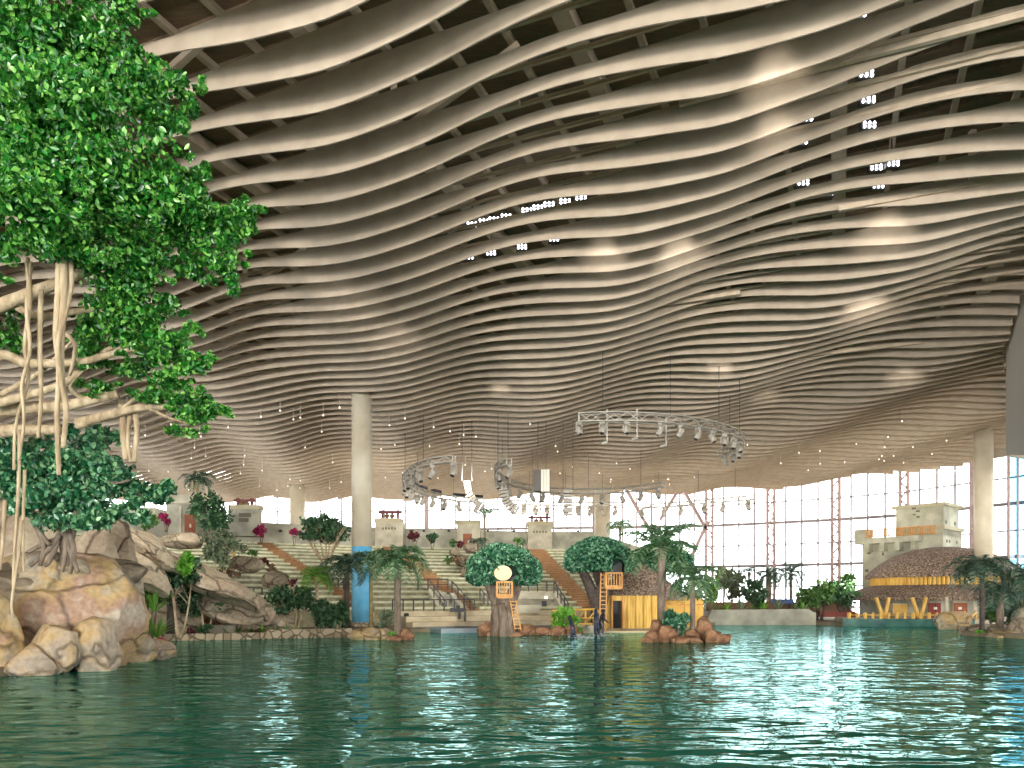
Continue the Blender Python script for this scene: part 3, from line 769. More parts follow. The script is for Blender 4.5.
for i, (R0, z) in enumerate(((38.6, .62), (39.8, 1.0), (41.0, 1.38))):
    sector(MB(), R0, 42.2, .2, z, -29.5*D, -6*D).build('front_step', 'step_front', gt)
sector(MB(), 71.9, 75.2, 6.5, 8.25, AL, AR).build('top_landing', 'concrete', gt)
sector(MB(), 34.4, 38.8, -.3, .3, -29*D, -6*D).build('stage_ledge', 'concrete_blue', gt)['label'] = 'pale blue-grey ledge at the water'
# back wall
w_ = MB(); sector(w_, 75, 75.6, 5, 10.75, AL, -1.5*D)
tag(w_.build('wall_back', 'concrete_wall'), kind='structure')
mb = MB(); a, b, c, d = pol(75, -1.5*D, 5), pol(75, 3.5*D, 5), pol(75, 3.5*D, 8.6), pol(75, -1.5*D, 10.75); k = Vector((0, .6, 0))
mb.add([a, b, c, d, a+k, b+k, c+k, d+k], [(0, 1, 2, 3), (7, 6, 5, 4), (3, 2, 6, 7), (1, 5, 6, 2), (0, 3, 7, 4)]); tag(mb.build('wall_right', 'concrete_wall'), kind='structure')
def Yon(u, R):                        # distance where column u crosses radius R
    k = (u-512)/F; A_ = k*k+1; B_ = -2*(k*CX+CY); C_ = CX*CX+CY*CY-R*R
    return (-B_+math.sqrt(B_*B_-4*A_*C_))/(2*A_)
def ZR(R): return 1.3+(R-42)/30*6.95
# wall lights (dark) along the back wall
for u in (281, 350, 424, 449, 488, 514, 578):
    Y = Yon(u, 74.8); q = P(u, 531, Y)
    tag(MB().box(q-Vector((.14, .3, .12)), q+Vector((.14, 0, .12))).build('wall_light', 'black'), 'small dark wall light on the wall above the seating', 'light', 'wall lights on the upper wall')
def block(u0, u1, v0, v1, label, gate=None, door=None, m='concrete'):
    um = (u0+u1)/2; Y = Yon(um, 73.6); t = thing('gate_block', label, 'wall block', P(um, v1, Y))
    a, b = pbox(u0, u1, v0, v1, Y, 2.4); MB().box(a, b).build('body', m, t)
    MB().box(P(u0-1, v0, Y-.15), P(u1+1, v0-1.6, Y+2.5)).build('coping', 'castle_trim', t)
    if door:
        MB().box(P(door[0]-1.2, v1, Y-.1), P(door[1]+1.2, door[2]-1.5, Y+.1)).build('door_frame', 'concrete', t)
        MB().box(P(door[0], v1, Y-.16), P(door[1], door[2], Y+.1)).build('door', 'door_brown', t)
        MB().box(P((door[0]*.4+door[1]*.6)-.7, door[2]+9, Y-.2), P((door[0]*.4+door[1]*.6)+.7, door[2]+6, Y-.15)).build('notice', 'paper', t)
    else:
        for j in range(5):
            q = P(um-6+j*3, (v0+v1)/2-6, Y); MB().box(q-Vector((.1, .05, .12)), q+Vector((.1, .02, .12+.05*(j % 2)))).build('carving', 'carve', t)
    return t, Y
block(375, 403, 522, 547, 'pale concrete block under the left post gate on the upper wall')
block(457, 480, 524, 549, 'concrete block with a brown doorway on the upper wall', door=(463, 472, 534))
block(528, 552, 525, 551, 'pale concrete block under the right post gate, beside the widest aisle')
def gate(u0, u1, v0, v1, Y, label, m='maroon_wood'):
    if Y is None: Y = Yon((u0+u1)/2, 73.6)+1
    t = thing('post_gate', label, 'gate', P((u0+u1)/2, v1, Y), 'post gates on the upper wall')
    for u in (u0, u1): MB().beam(P(u, v1, Y), P(u, v0-1, Y), .28).build('post', m, t)
    MB().beam(P(u0-4, v0+1.6, Y), P(u1+4, v0+1.6, Y), .24, .26).build('crossbar', m, t)
    for f in (.28, .62):
        q = P(u0+(u1-u0)*f, v0+5, Y); MB().lathe(q, [(.12, -.25), (.3, -.12), (.3, .12), (.12, .25)], 10).build('lantern', 'leaf_brown', t); MB().beam(q, P(u0+(u1-u0)*f, v0+2, Y), .06).build('hook', 'darksteel', t)
gate(382.5, 398, 511, 521.2, None, 'small maroon post gate with two lanterns on the block left of centre')
gate(532, 547, 516, 524.2, None, 'small maroon post gate with two lanterns on the block right of the round tree')
gate(238, 252, 499, 508, 79.5, 'dark post gate on top of the pale wall at the upper left')
# left buildings at the top of the stand
t = thing('entrance_building', 'concrete entrance building with a brown door at the upper left', 'building', P(180, 534, 76))
MB().box(P(168, 545, 77), P(208, 503, 80)).build('body', 'concrete_wall', t); MB().box(P(110, 545, 79), P(168, 511, 82)).build('side_wall', 'concrete', t)
MB().box(P(166, 503.5, 76.4), P(211, 500, 80.5)).build('roof_slab', 'concrete', t)
MB().box(P(179, 534, 76.7), P(183, 507, 77.1)).build('pier', 'concrete', t)
dd = MB().box(P(184.5, 533, 76.85), P(196, 514.5, 77.1)).build('door', 'door_brown', t); MB().box(P(189.3, 527.5, 76.8), P(191.3, 524, 76.84)).build('notice', 'paper', t)
t = thing('carved_wall', 'pale carved wall panel under the dark post gate at the upper left', 'wall panel', P(250, 534, 79))
MB().box(P(228, 536, 79), P(262, 508, 80)).build('body', 'concrete_wall', t)
for k in range(9):
    q = P(240+2.4*(k % 5), 515+(k//5)*5, 78.9); MB().box(q-Vector((.12, .05, .2)), q+Vector((.1, .1, .2))).build('carving', 'carve', t)
MB().box(P(229, 509, 78.8), P(264, 506.5, 80.2)).build('coping', 'castle_trim', t)

def railing(pts, label, n, h=1.0, m='darksteel', r=.05, group=None, mid=True):
    pts = [Vector(p) for p in pts]; t = thing('railing', label, 'railing', pts[0], group)
    tot = [(b-a).length for a, b in zip(pts, pts[1:])]; T_ = sum(tot)
    for k in range(n):
        d = T_*k/(n-1); i = 0
        while i < len(tot)-1 and d > tot[i]: d -= tot[i]; i += 1
        q = pts[i].lerp(pts[i+1], min(1, d/tot[i])); MB().beam(q, q+Vector((0, 0, h)), r*2).build('post', m, t)
    mb = MB()
    for a, b in zip(pts, pts[1:]):
        mb.beam(a+Vector((0, 0, h)), b+Vector((0, 0, h)), r*1.6)
        if mid: mb.beam(a+Vector((0, 0, h*.5)), b+Vector((0, 0, h*.5)), r)
    mb.build('rail', m, t); return t
# vomitories
def prism(poly, Y0, Y1):
    n = len(poly); a = [P(u, v, Y0) for u, v in poly]; d = Vector((0, Y1-Y0, 0))
    return MB().add(a+[p+d for p in a], [tuple(range(n)), tuple(range(2*n-1, n-1, -1))]+[(i, n+i, n+(i+1) % n, (i+1) % n) for i in range(n)])
t = thing('stair_exit', 'pale concrete exit portal cut into the seating, left of the orange aisle stair', 'portal', P(450, 617, 59.5))
MB().box(P(429, 618, 60.5), P(452, 593, 66)).build('back_wall', 'concrete', t)
MB().box(P(430, 594.5, 60.4), P(452, 592.5, 66)).build('slab', 'concrete', t)
prism([(444, 594), (451, 594), (468, 613), (468, 618), (444, 618)], 60.2, 60.8).build('right_wall', 'concrete_wall', t)
prism([(428, 589), (431, 589), (446, 612), (446, 618), (443, 618)], 59, 59.5).build('left_parapet', 'concrete', t)
prism([(450, 593), (454, 593), (470, 611), (470, 618), (467, 618)], 59, 59.5).build('right_parapet', 'concrete', t)
t = thing('stair_exit', 'pale concrete exit portal with a dark doorway and lamp, right of the round tree', 'portal', P(538, 617, 59.5))
MB().box(P(513, 620, 61.5), P(556, 592, 66)).build('back_wall', 'concrete', t)
MB().box(P(514, 599, 60.2), P(556, 593, 61.6)).build('lintel', 'concrete', t)
MB().box(P(542, 612, 61.3), P(546.5, 601, 61.6)).build('doorway', 'black', t)
MB().lathe(P(546, 597.5, 60.1), [(.1, -.1), (.14, 0), (.1, .1)], 10).build('lamp', 'bulb', t)
prism([(553, 592), (556, 592), (569, 612), (569, 620), (566, 620)], 59, 59.5).build('right_parapet', 'concrete', t)
MB().box(P(513, 613, 59.2), P(540, 605, 59.6)).build('low_wall', 'concrete', t)
MB().box(P(490, 605, 64), P(530, 599, 64.6)).build('side_wall', 'concrete', t)
railing([P(428, 590, 59), P(446, 613, 59)], 'dark railing sloping down the left side of the left exit portal', 4, .9)
railing([P(452, 593, 59), P(470, 612, 59)], 'dark railing sloping down beside the middle orange aisle', 4, .9)
railing([P(418, 590, 63), P(448, 590, 63)], 'dark railing across the top of the left exit portal', 4, .9)
railing([P(480, 600, 60), P(492, 613, 60)], 'dark railing sloping down behind the round tree trunk', 4, .9)
railing([P(554, 593, 59), P(568, 614, 59)], 'dark railing sloping down beside the widest aisle', 5, .9)
railing([P(510, 593, 62), P(556, 593, 62)], 'dark railing across the top of the right exit portal', 6, .9)
railing([pol(41.6, a*D, 1.38) for a in (-30, -27, -24, -21)], 'row of short dark posts along the front of the left seating', 9, .85, mid=False)
railing([P(333, 591, 62), P(354, 591, 62)], 'dark railing left of the blue column, in front of orange steps', 5, 1.0)
railing([P(212, 599, 56), P(262, 600, 56)], 'thin dark railing behind the rock ridge', 7, .9)
for u, v in ((406.5, 624), (414.5, 626)):
    q = P(u, v, 55.5); tag(MB().lathe(q, [(.16, 0), (.18, .1), (.18, .75 if u < 410 else .5), (.1, .8 if u < 410 else .55)], 12).build('bollard', 'black'), 'taller black bollard on the front steps' if u < 410 else 'shorter black bollard on the front steps', 'bollard')
# dark equipment by the left portal
t = thing('equipment_stand', 'dark equipment under a black cover at the foot of the left exit portal', 'equipment', P(456, 622, 56))
MB().box(P(450, 612, 56), P(466, 608, 56.8)).build('cover', 'black', t); MB().box(P(458, 619, 56), P(461, 612, 56.4)).build('leg', 'black', t); MB().box(P(464, 624, 56), P(466, 612, 56.4)).build('leg', 'black', t)
MB().box(P(456, 608, 56.1), P(460, 605.5, 56.6)).build('box', 'black', t)

# ------------------------------------------------------------------ retaining wall and bed at the right
a = [P(705, 625, 66.8), P(713, 609.6, 66.8), P(812, 608.8, 66.8), P(818, 625, 66.8)]
t = prism([(703, 628), (712, 610), (808, 609), (816, 613), (816, 628)], 66.6, 67.4)
tag(t.build('retaining_wall', 'concrete_wall'), 'long pale concrete retaining wall at the far water edge', 'wall')
tag(slab([(GX(712, 67.3), 67.3), (GX(812, 67.3), 67.3), (GX(818, 92), 92), (GX(700, 96), 96)], .3, 1.25).build('ground', 'soil'), kind='structure')
tag(MB().box(P(820, 617, 71), P(851, 611, 72)).build('padded_bench', 'pad_red'), 'low red-brown ledge left of the thatched building', 'ledge')
t = thing('notice_box', 'dark blue box on posts among the plants behind the retaining wall', 'box', P(783, 609, 70))
MB().box(P(773.5, 604, 70), P(791.5, 599, 70.6)).build('body', 'blue_paint', t)
for u in (776, 789): MB().beam(P(u, 611, 70.3), P(u, 603, 70.3), .14).build('post', 'darksteel', t)
t = thing('bamboo_fence', 'low brown fence behind the plants above the retaining wall', 'fence', P(730, 611, 74))
for k in range(24):
    u = 706+k*6; MB().box(P(u, 611, 74), P(u+5.6, 602+random.uniform(-.4, .4), 74.15)).build('board', 'leaf_brown', t)

# ------------------------------------------------------------------ castle
c0 = Vector((43.1, 76, 0)); fx = Vector((-5.3, 6, 0)).normalized(); sx = Vector((6, 5.3, 0)).normalized()
def cb(f0, f1, s0, s1, z0, z1, mb=None):
    mb = mb or MB(); q = [c0+fx*f+sx*s for f, s in ((f0, s0), (f1, s0), (f1, s1), (f0, s1))]
    return mb.add([(p.x, p.y, z0) for p in q]+[(p.x, p.y, z1) for p in q], [(0, 1, 2, 3), (7, 6, 5, 4), (0, 4, 5, 1), (1, 5, 6, 2), (2, 6, 7, 3), (3, 7, 4, 0)])
t = thing('castle_tower', 'pale stone castle block with two tiers and a wooden balcony, behind the thatched building', 'castle', c0)
cb(0, 8, 0, 5.2, .5, 8.75).build('lower_block', 'castle', t); cb(0, 4.6, .15, 4.4, 8.75, 11.7).build('upper_block', 'castle', t)
cb(-.25, 4.9, -.15, 4.8, 11.7, 12.0).build('top_cornice', 'castle_trim', t)
cb(-.2, .6, -.15, 5.5, 9.3, 9.65).build('string_course', 'castle_trim', t)
cb(0, .5, 0, 5.2, 8.7, 9.4).build('side_parapet', 'castle', t)
cb(1.9, 8.3, -1.2, .3, 8.15, 8.75).build('balcony_slab', 'castle', t)['label'] = 'projecting balcony slab'
for k in range(4): cb(2.2+k*1.55, 2.65+k*1.55, -1.1, .1, 7.3, 8.2).build('corbel', 'castle', t)
cb(7.2, 8.35, -1.25, .6, 8.7, 9.7).build('corner_post', 'castle', t)
rl = cb(.3, 7.2, -1.1, -1.0, 9.55, 9.65); cb(.3, 7.2, -1.1, -1.0, 8.85, 8.95, rl); r_ = rl.build('balcony_rail', 'wood', t)
for k in range(30): cb(.3+k*.235, .39+k*.235, -1.1, -1.02, 8.8, 9.6).build('baluster', 'wood', r_)
rd = random.Random(3)
for k in range(16):
    f = rd.uniform(.4, 7.6); z = rd.choice([6.9, 6.2, 7.1, 5.2]) if k > 3 else 10.6+.3*k
    if k <= 3: f = 2.2+.35*(k % 2)
    cb(f, f+rd.uniform(.15, .4), -.04, .02, z, z+rd.uniform(.12, .35)).build('carving', 'carve', t)
for k in range(10):
    s = rd.uniform(.5, 4.6); z = rd.choice([8.0, 7.2, 10.3, 6.4, 9.9]); q = c0+sx*s-fx*.03
    cb(-.04, .02, s, s+.3, z, z+.3).build('carving', 'carve', t)

# ------------------------------------------------------------------ thatched building
tc = Vector((41.2, 72.6, 0))
tag(slab([(GX(843, 63.6), 63.6), (GX(945, 62), 62), (58, 62), (58, 80), (GX(835, 70), 70)], -.4, .62).build('floor', 'concrete'), kind='structure')
tag(slab([(GX(843, 63.3), 63.3), (GX(975, 61.5), 61.5), (GX(975, 62.2), 62.2), (GX(843, 64), 64)], -.4, .64).build('pool_edge_wall', 'teal_wall'), 'low dark teal wall at the water in front of the thatched building', 'wall')
t = thing('thatched_building', 'round building with a two-tier thatched roof and yellow bamboo band', 'building', tc+Vector((0, 0, .6)))
MB().lathe(tc, [(7.3, .5), (7.3, 2.7)], 64).build('wall', 'concrete_wall', t)
MB().lathe(tc, [(8.85, 2.15), (8.9, 2.4), (8.3, 2.8), (7.5, 3.2), (6.7, 3.5), (6.1, 3.62), (6.0, 3.5), (6.3, 2.4), (7.2, 2.2)], 96).build('lower_roof', 'thatch', t)
mb = MB()
for k in range(110):
    a = 2*PI*k/110; q = tc+Vector((6.2*math.sin(a), -6.2*math.cos(a), 0)); mb.tube([q+Vector((0, 0, 3.45)), q+Vector((0, 0, 4.6))], .17, 6)
mb.build('bamboo_band', 'bamboo', t)
MB().lathe(tc, [(6.75, 4.28), (6.85, 4.5), (6.3, 5.05), (5.4, 5.75), (4.2, 6.45), (2.8, 6.95), (1.4, 7.2), (.2, 7.25), (.2, 4.8), (6.0, 4.4)], 96).build('upper_roof', 'thatch', t)
def onwall(u, R):
    k = (u-512)/F; A_ = k*k+1; B_ = -2*(k*tc.x+tc.y); C_ = tc.x**2+tc.y**2-R*R
    Y = (-B_-math.sqrt(max(0, B_*B_-4*A_*C_)))/(2*A_); return Y
for i, (u0, u1, mm) in enumerate(((928.5, 942.5, 'door_red'), (954, 966, 'door_brown'))):
    Y = onwall((u0+u1)/2, 7.32); MB().box(P(u0-1, 618, Y-.12), P(u1+1, 601.5, Y+.5)).build('door_frame', 'concrete', t)
    d = MB().box(P(u0, 618, Y-.2), P(u1, 602.8, Y)).build('door', mm, t); MB().box(P((u0+u1)/2-1.4, 609.5, Y-.26), P((u0+u1)/2+1.4, 607, Y-.2)).build('notice', 'paper', d)
    if i == 0: MB().box(P(935.3, 618, Y-.22), P(935.7, 602.8, Y-.19)).build('seam', 'black', d)
Y = onwall(904, 7.32); MB().box(P(893, 614, Y-.2), P(917, 603.5, Y+.6)).build('display_panel', 'wood_pale', t)
MB().box(P(893.8, 613.2, Y-.24), P(908, 604.3, Y-.19)).build('display_picture', 'bamboo', t)
for a, b in ((876, 883), (889, 884.5), (912, 919), (926, 921)):
    MB().tube([P(a, 597.5, 64.6), P(b, 618, 64.6)], .16, 8).build('slanted_post', 'bamboo', t)
for u in (946.5, 975): MB().tube([P(u, 597, 64.5), P(u, 618, 64.5)], .14, 8).build('post', 'concrete', t)
ff = thing('bamboo_fence', 'low bamboo fence in front of the thatched building', 'fence', P(860, 618, 63.9))
for k in range(13):
    u = 849+k*8; MB().tube([P(u, 620, 63.9), P(u, 612.5, 63.9)], .11 if k % 2 else .16, 7).build('post', 'bamboo', ff)
MB().tube([P(849, 615, 63.9), P(945, 615, 63.9)], .05, 6).build('rail', 'bamboo', ff)
ff = thing('bamboo_railing', 'pair of slanting bamboo handrails by the brown door behind the front rock', 'railing', P(960, 620, 61))
for u in (953, 965, 976):
    MB().tube([P(u, 620, 61), P(u, 612, 61)], .1, 7).build('post', 'bamboo', ff); MB().tube([P(u, 612, 61), P(u-5, 617, 59.5)], .1, 7).build('handrail', 'bamboo', ff)

# ------------------------------------------------------------------ hut on the water
t = thing('thatched_hut', 'yellow bamboo hut with a brown thatched cone roof and dark open doorway', 'hut', P(640, 633, 54))
hx0, hx1 = GX(604, 52), GX(664, 52)
MB().box((hx0, 52, .05), (GX(612.5, 52), 59, 2.5)).build('wall', 'bamboo_wall', t); MB().box((GX(622.5, 52), 52, .05), (hx1, 59, 2.5)).build('wall', 'bamboo_wall', t)
MB().box((GX(612.5, 52), 52.9, .05), (GX(622.5, 52), 58, 2.5)).build('doorway', 'black', t)
MB().box((GX(612, 52), 52, 2.15), (GX(623, 52), 52.4, 2.5)).build('lintel', 'bamboo_wall', t)
for u in (604.5, 611.8, 623.2, 628.5, 637, 645, 653, 662): MB().tube([P(u, 0, 51.9)*Vector((1, 1, 0)) if False else Vector((GX(u, 51.9), 51.9, .05)), Vector((GX(u, 51.9), 51.9, 2.5))], .09, 8).build('post', 'wood' if u in (611.8, 623.2) else 'bamboo', t)
MB().box((hx0-.2, 51.2, -.1), (hx1+.1, 52.2, .1)).build('deck', 'wood_pale', t)
hc = Vector((GX(638, 56), 56.2, 0))
MB().lathe(hc, [(3.3, 2.2), (3.35, 2.42), (2.6, 3.1), (1.7, 3.9), (.95, 4.55), (.5, 4.85), (.1, 4.9), (.1, 2.6), (2.9, 2.25)], 64, 1.06, 1.15).build('roof', 'thatch', t)
ff = thing('bamboo_screen', 'tall yellow bamboo screen right of the hut, behind the big palm', 'screen', Vector((GX(680, 54), 54, .2)))
for k in range(24):
    u = 664.5+k*1.65; MB().tube([Vector((GX(u, 54), 54, .1)), Vector((GX(u, 54), 54, 2.25+.1*math.sin(k*2.1)))], .068, 6).build('pole', 'bamboo' if k % 3 else 'bamboo_wall', ff)
for z in (.7, 1.9): MB().tube([Vector((GX(664, 53.9), 53.85, z)), Vector((GX(703, 53.9), 53.85, z))], .05, 6).build('tie_bar', 'wood', ff)
# bamboo bridge rail left of the hut
ff = thing('bamboo_bridge_railing', 'yellow bamboo railing curving down to the water left of the hut', 'railing', P(575, 630, 50.5))
top = [P(553, 611, 50.5), P(575, 610, 50.5), P(594, 609.5, 50), P(600, 613, 49.5), P(603.5, 620, 49.5), P(604, 631, 49.5)]
MB().tube(catmull(top, 5), .08, 8).build('top_rail', 'bamboo', ff)
MB().tube([P(553, 618, 50.5), P(594, 618, 50)], .05, 6).build('mid_rail', 'bamboo', ff); MB().tube([P(553, 624, 50.5), P(594, 624, 50)], .07, 6).build('low_rail', 'bamboo', ff)
for u in (553, 564, 575, 585.5, 594): MB().tube([P(u, 625, 50.3), P(u, 610, 50.3)], .08, 7).build('post', 'bamboo', ff)
for u in (564, 575, 585.5): MB().tube([P(u, 624, 50.3), P(u+9, 611, 50.3)], .04, 6).build('brace', 'bamboo', ff)
o = MB().box((GX(552, 50.8), 50.5, -.2), (GX(605, 50.8), 53, .52)).build('bridge_deck', 'concrete'); tag(o, 'concrete walkway under the bamboo railing left of the hut', 'walkway')
# mural panel on the left bank
t = thing('mural_panel', 'blue and orange painted panel behind the shrubs on the left bank', 'panel', P(183, 634, 45))
MB().box(P(173, 625, 44), P(194, 607, 44.2)).build('board', 'mural_blue', t); MB().box(P(175, 609.6, 43.95), P(185, 607.6, 44)).build('stripe', 'mural_orange', t); MB().box(P(176, 622, 43.95), P(189, 617, 44)).build('hill', 'mural_green', t)
MB().box(P(160, 634, 43.6), P(236, 625, 43.9)).build('plinth', 'concrete', t)

# ------------------------------------------------------------------ plants
def make_frond(L, m, droop, seed, n=17, wleaf=.34, parent=None, a_el=.6, az=0, base=Vector((0, 0, 0)), name='frond'):
    """arching rachis with drooping leaflets in world space"""
    rnd = random.Random(seed); pts = []; d = Vector((math.cos(az), math.sin(az), 0)); el = a_el; p = base.copy(); st = L/n
    mb = MB(); pts = [p.copy()]
    for i in range(n):
        p = p+(d*math.cos(el)+Vector((0, 0, 1))*math.sin(el))*st; el -= droop/n*(1+.8*i/n); pts.append(p.copy())
    mb.tube(pts, [max(.012, .05*L/3*(1-i/(n+1))) for i in range(n+1)], 4)
    sd = Vector((-d.y, d.x, 0))
    for i in range(2, n+1):
        f = i/n; ll = L*wleaf*math.sin(PI*min(.97, .12+f*.86))**.6
        tdir = (pts[i]-pts[i-1]).normalized()
        for s in (-1, 1):
          for q in (0, .5):
            b = pts[i-1].lerp(pts[i], q)
            o1 = (sd*s*.86+tdir*.5+Vector((0, 0, rnd.uniform(-.12, .3)))).normalized()*ll*rnd.uniform(.85, 1.1)
            mid = b+o1*.55; tip = b+o1+Vector((0, 0, -ll*rnd.uniform(.1, .35)))
            w_ = tdir*ll*.08
            mb.add([b, mid+w_, tip, mid-w_], [(0, 1, 2, 3)])
    return mb.build(name, m, parent)
def palm(u, vb, vc, Y, wt, L, label, m='frond', n=15, droop=1.5, el=(.1, .95), bark='bark_grey', zb=None, lean=0, group=None, name='palm_tree', seed=0, ring=True):
    """palm with its foot on row vb and crown centre on row vc"""
    rnd = random.Random(seed*7+int(u)); zc = PZ(vc, Y); zb = PZ(vb, Y) if zb is None else zb
    X = GX(u, Y); b = Vector((X-lean, Y, zb)); c = Vector((X, Y, zc)); r = wt/2/F*Y
    t = thing(name, label, 'palm tree' if name == 'palm_tree' else 'plant', b, group)
    k = 12; pts = [b.lerp(c, i/k)+Vector((math.sin(i/k*PI)*lean*.3, 0, 0)) for i in range(k+1)]
    MB().tube(pts, [r*(1.3 if i == 0 else 1.05-.15*i/k+(.35 if i >= k-1 and ring else 0)) for i in range(k+1)], 10).build('trunk', bark, t, True)
    for i in range(n):
        az = 2*PI*i/n*2.4+rnd.uniform(-.25, .25); e = el[0]+(el[1]-el[0])*(i/(n-1))
        make_frond(L*rnd.uniform(.85, 1.1), m, droop*rnd.uniform(.8, 1.15), rnd.random(), 13, .3, t, e, az, c+Vector((0, 0, .1)))
    return t
def twig_tree(u, vb, vc, ru, rv, Y, n, size, m, label, cat='tree', bark='bark_grey', stems=3, core=False, group=None, name='broadleaf_tree', clump=26, depth=1, zb=None, du=0, inner=.3, spread=.5, sr=.07):
    rnd = random.Random(int(u*3+vb)); zb = PZ(vb, Y) if zb is None else zb
    c = P(u+du, vc, Y); b = Vector((GX(u, Y), Y, zb)); rx = ru/F*Y; rz = rv/F*Y
    t = thing(name, label, cat, b, group)
    for k in range(stems):
        a = 2*PI*k/max(1, stems)+rnd.uniform(-.4, .4)
        s0 = b+Vector((math.cos(a)*rx*.12, math.sin(a)*rx*.12, 0)); e = c+Vector((math.cos(a)*rx*spread, math.sin(a)*rx*.4, rnd.uniform(-.1, .3)*rz))
        mid = s0.lerp(e, .5)+Vector((rnd.uniform(-.1, .1)*rx, 0, 0))
        MB().tube(catmull([s0, mid, e], 4), [sr*(1-.07*i) for i in range(9)], 6).build('stem', bark, t, True)
        for q in range(2):
            g = s0.lerp(e, rnd.uniform(.45, .7)); h = c+Vector((rnd.uniform(-.8, .8)*rx, rnd.uniform(-.5, .5)*rx, rnd.uniform(-.3, .6)*rz))
            MB().tube([g, g.lerp(h, .5)+Vector((0, 0, .05)), h], [sr*.5, sr*.4, sr*.2], 5).build('branch', bark, t, True)
    pts = ell_pts(c, (rx, rx*depth, rz), n, inner, clump)
    leaf_cloud('foliage', pts, size, m, t)
    return t
def shrub(u, v, ru, rv, Y, n, size, m, label, cat='shrub', group=None, name='shrub', clump=14, droop=0):
    c = P(u, v, Y); rx = ru/F*Y; rz = rv/F*Y; b = Vector((c.x, c.y, c.z-rz*1.05)); t = thing(name, label, cat, b, group)
    rnd = random.Random(int(u+v))
    for k in range(4):
        MB().tube([b+Vector((rnd.uniform(-.1, .1)*rx, 0, 0)), c+Vector((rnd.uniform(-.5, .5)*rx, rnd.uniform(-.3, .3)*rx, rnd.uniform(-.1, .4)*rz))], [.04, .02], 5).build('stem', 'bark_grey', t)
    leaf_cloud('foliage', ell_pts(c, (rx, rx, rz), n, .2, clump), size, m, t, droop=droop); return t
def spiky(u, v, hpx, Y, n, m, label, name='spiky_plant', wl=.06, cat='plant', group=None, el=(.5, 1.4)):
    """rosette of blade leaves, foot at row v"""
    b = P(u, v, Y); h = hpx/F*Y; t = thing(name, label, cat, b, group); rnd = random.Random(int(u*v))
    for k in range(n):
        a = rnd.uniform(0, 2*PI); e = rnd.uniform(*el); d = Vector((math.cos(a)*math.cos(e), math.sin(a)*math.cos(e), math.sin(e))); sd = d.cross(Vector((0, 0, 1))).normalized()*h*wl
        L_ = h*rnd.uniform(.8, 1.1); p1 = b+d*L_*.5; p2 = b+d*L_+Vector((0, 0, -L_*.22*math.cos(e)))
        nn = sd.normalized().cross(d)*h*wl*.4
        MB().add([b-sd*.4, b+sd*.4, p1+sd, p2, p1-sd, p1-nn, b-nn], [(0, 1, 6), (6, 1, 2, 5), (0, 6, 5, 4), (5, 2, 3), (4, 5, 3)]).build('blade', m, t)
    return t

# --- the big fig tree at the left edge
fig = thing('fig_tree', 'large fig tree with bright green leaves and hanging aerial roots filling the upper left', 'tree', (-17.5, 19.5, .3))
blobs = [(20, 35, 50, 55, 16), (85, 45, 52, 52, 16.5), (122, 8, 28, 14, 16.5), (60, 120, 85, 55, 16), (140, 95, 45, 42, 17), (182, 92, 20, 20, 17.5), (180, 128, 18, 12, 17.3), (100, 185, 100, 48, 16.5), (30, 200, 60, 45, 15.5),
         (180, 180, 30, 20, 17.3), (218, 222, 36, 32, 17.8), (240, 208, 18, 14, 18), (228, 262, 18, 30, 18), (170, 220, 45, 36, 17.5), (125, 262, 55, 32, 17.5), (190, 268, 25, 16, 18), (60, 245, 60, 22, 16.5), (120, 310, 45, 36, 18.5), (160, 345, 40, 28, 19),
         (185, 362, 24, 18, 19), (172, 385, 30, 14, 19.5), (212, 408, 26, 11, 20), (190, 420, 22, 14, 20), (95, 345, 28, 28, 19.5), (90, 385, 18, 12, 20), (10, 330, 16, 26, 19), (150, 400, 22, 12, 20),
         (195, 330, 10, 10, 19), (130, 372, 30, 15, 19.6), (150, 318, 38, 22, 18.7), (185, 398, 30, 14, 20), (20, 130, 40, 60, 15.5), (5, 245, 26, 28, 16)]
allp = []
for (u, v, ru, rv, Y) in blobs:
    n = int(ru*rv*1.75); c = P(u, v, Y); rx = ru/F*Y; rz = rv/F*Y
    allp.append(ell_pts(c, (rx, (rx+rz)*.55, rz), n, .1, max(6, int(ru*rv/75))))
rs = random.Random(9)
for (u, v, ru, rv, Y) in blobs:                # ragged sprays at the rim of every bough
    for q in range(int((ru+rv)/9)):
        a = rs.uniform(0, 2*PI); k = rs.uniform(.85, 1.12); c = P(u+ru*k*math.cos(a), v+rv*k*math.sin(a), Y+rs.uniform(-.6, .6)); r_ = rs.uniform(4, 10)/F*Y
        allp.append(ell_pts(c, (r_*1.2, r_, r_*.8), int(rs.uniform(40, 130)), .1, 4))
allp = np.concatenate(allp)
h = len(allp)//4
idx = rng.permutation(len(allp))
for k in range(4): leaf_cloud('foliage', allp[idx[k*h:(k+1)*h]], .098, 'fig_leaf', fig, droop=.7)
def limb(pts, r, m='bark_tan', name='branch', parent=fig):
    pts = catmull(pts, 6); k = len(pts)
    if not hasattr(r, '__len__'): r = (r, r*.35)
    MB().tube(pts, [r[0]+(r[1]-r[0])*i/(k-1) for i in range(k)], 8).build(name, m, parent, True)
limb([(-17.5, 19.5, .2), (-16.5, 19, 5), (-15, 18.5, 9), (-13, 17.5, 14), (-12, 17, 19)], (.8, .3), name='trunk')
limb([(-16.5, 19, 5.5), P(-60, 330, 18), P(0, 306, 17.5), P(60, 282, 17.5), P(110, 262, 17.5), P(150, 240, 17.5)], (.24, .05))
limb([(-16.5, 19, 6), P(-40, 240, 17.5), P(30, 190, 17), P(100, 110, 17), P(150, 60, 17)], (.3, .05))
limb([P(30, 190, 17), P(110, 200, 17.3), P(180, 215, 17.6), P(230, 225, 18)], (.14, .04))
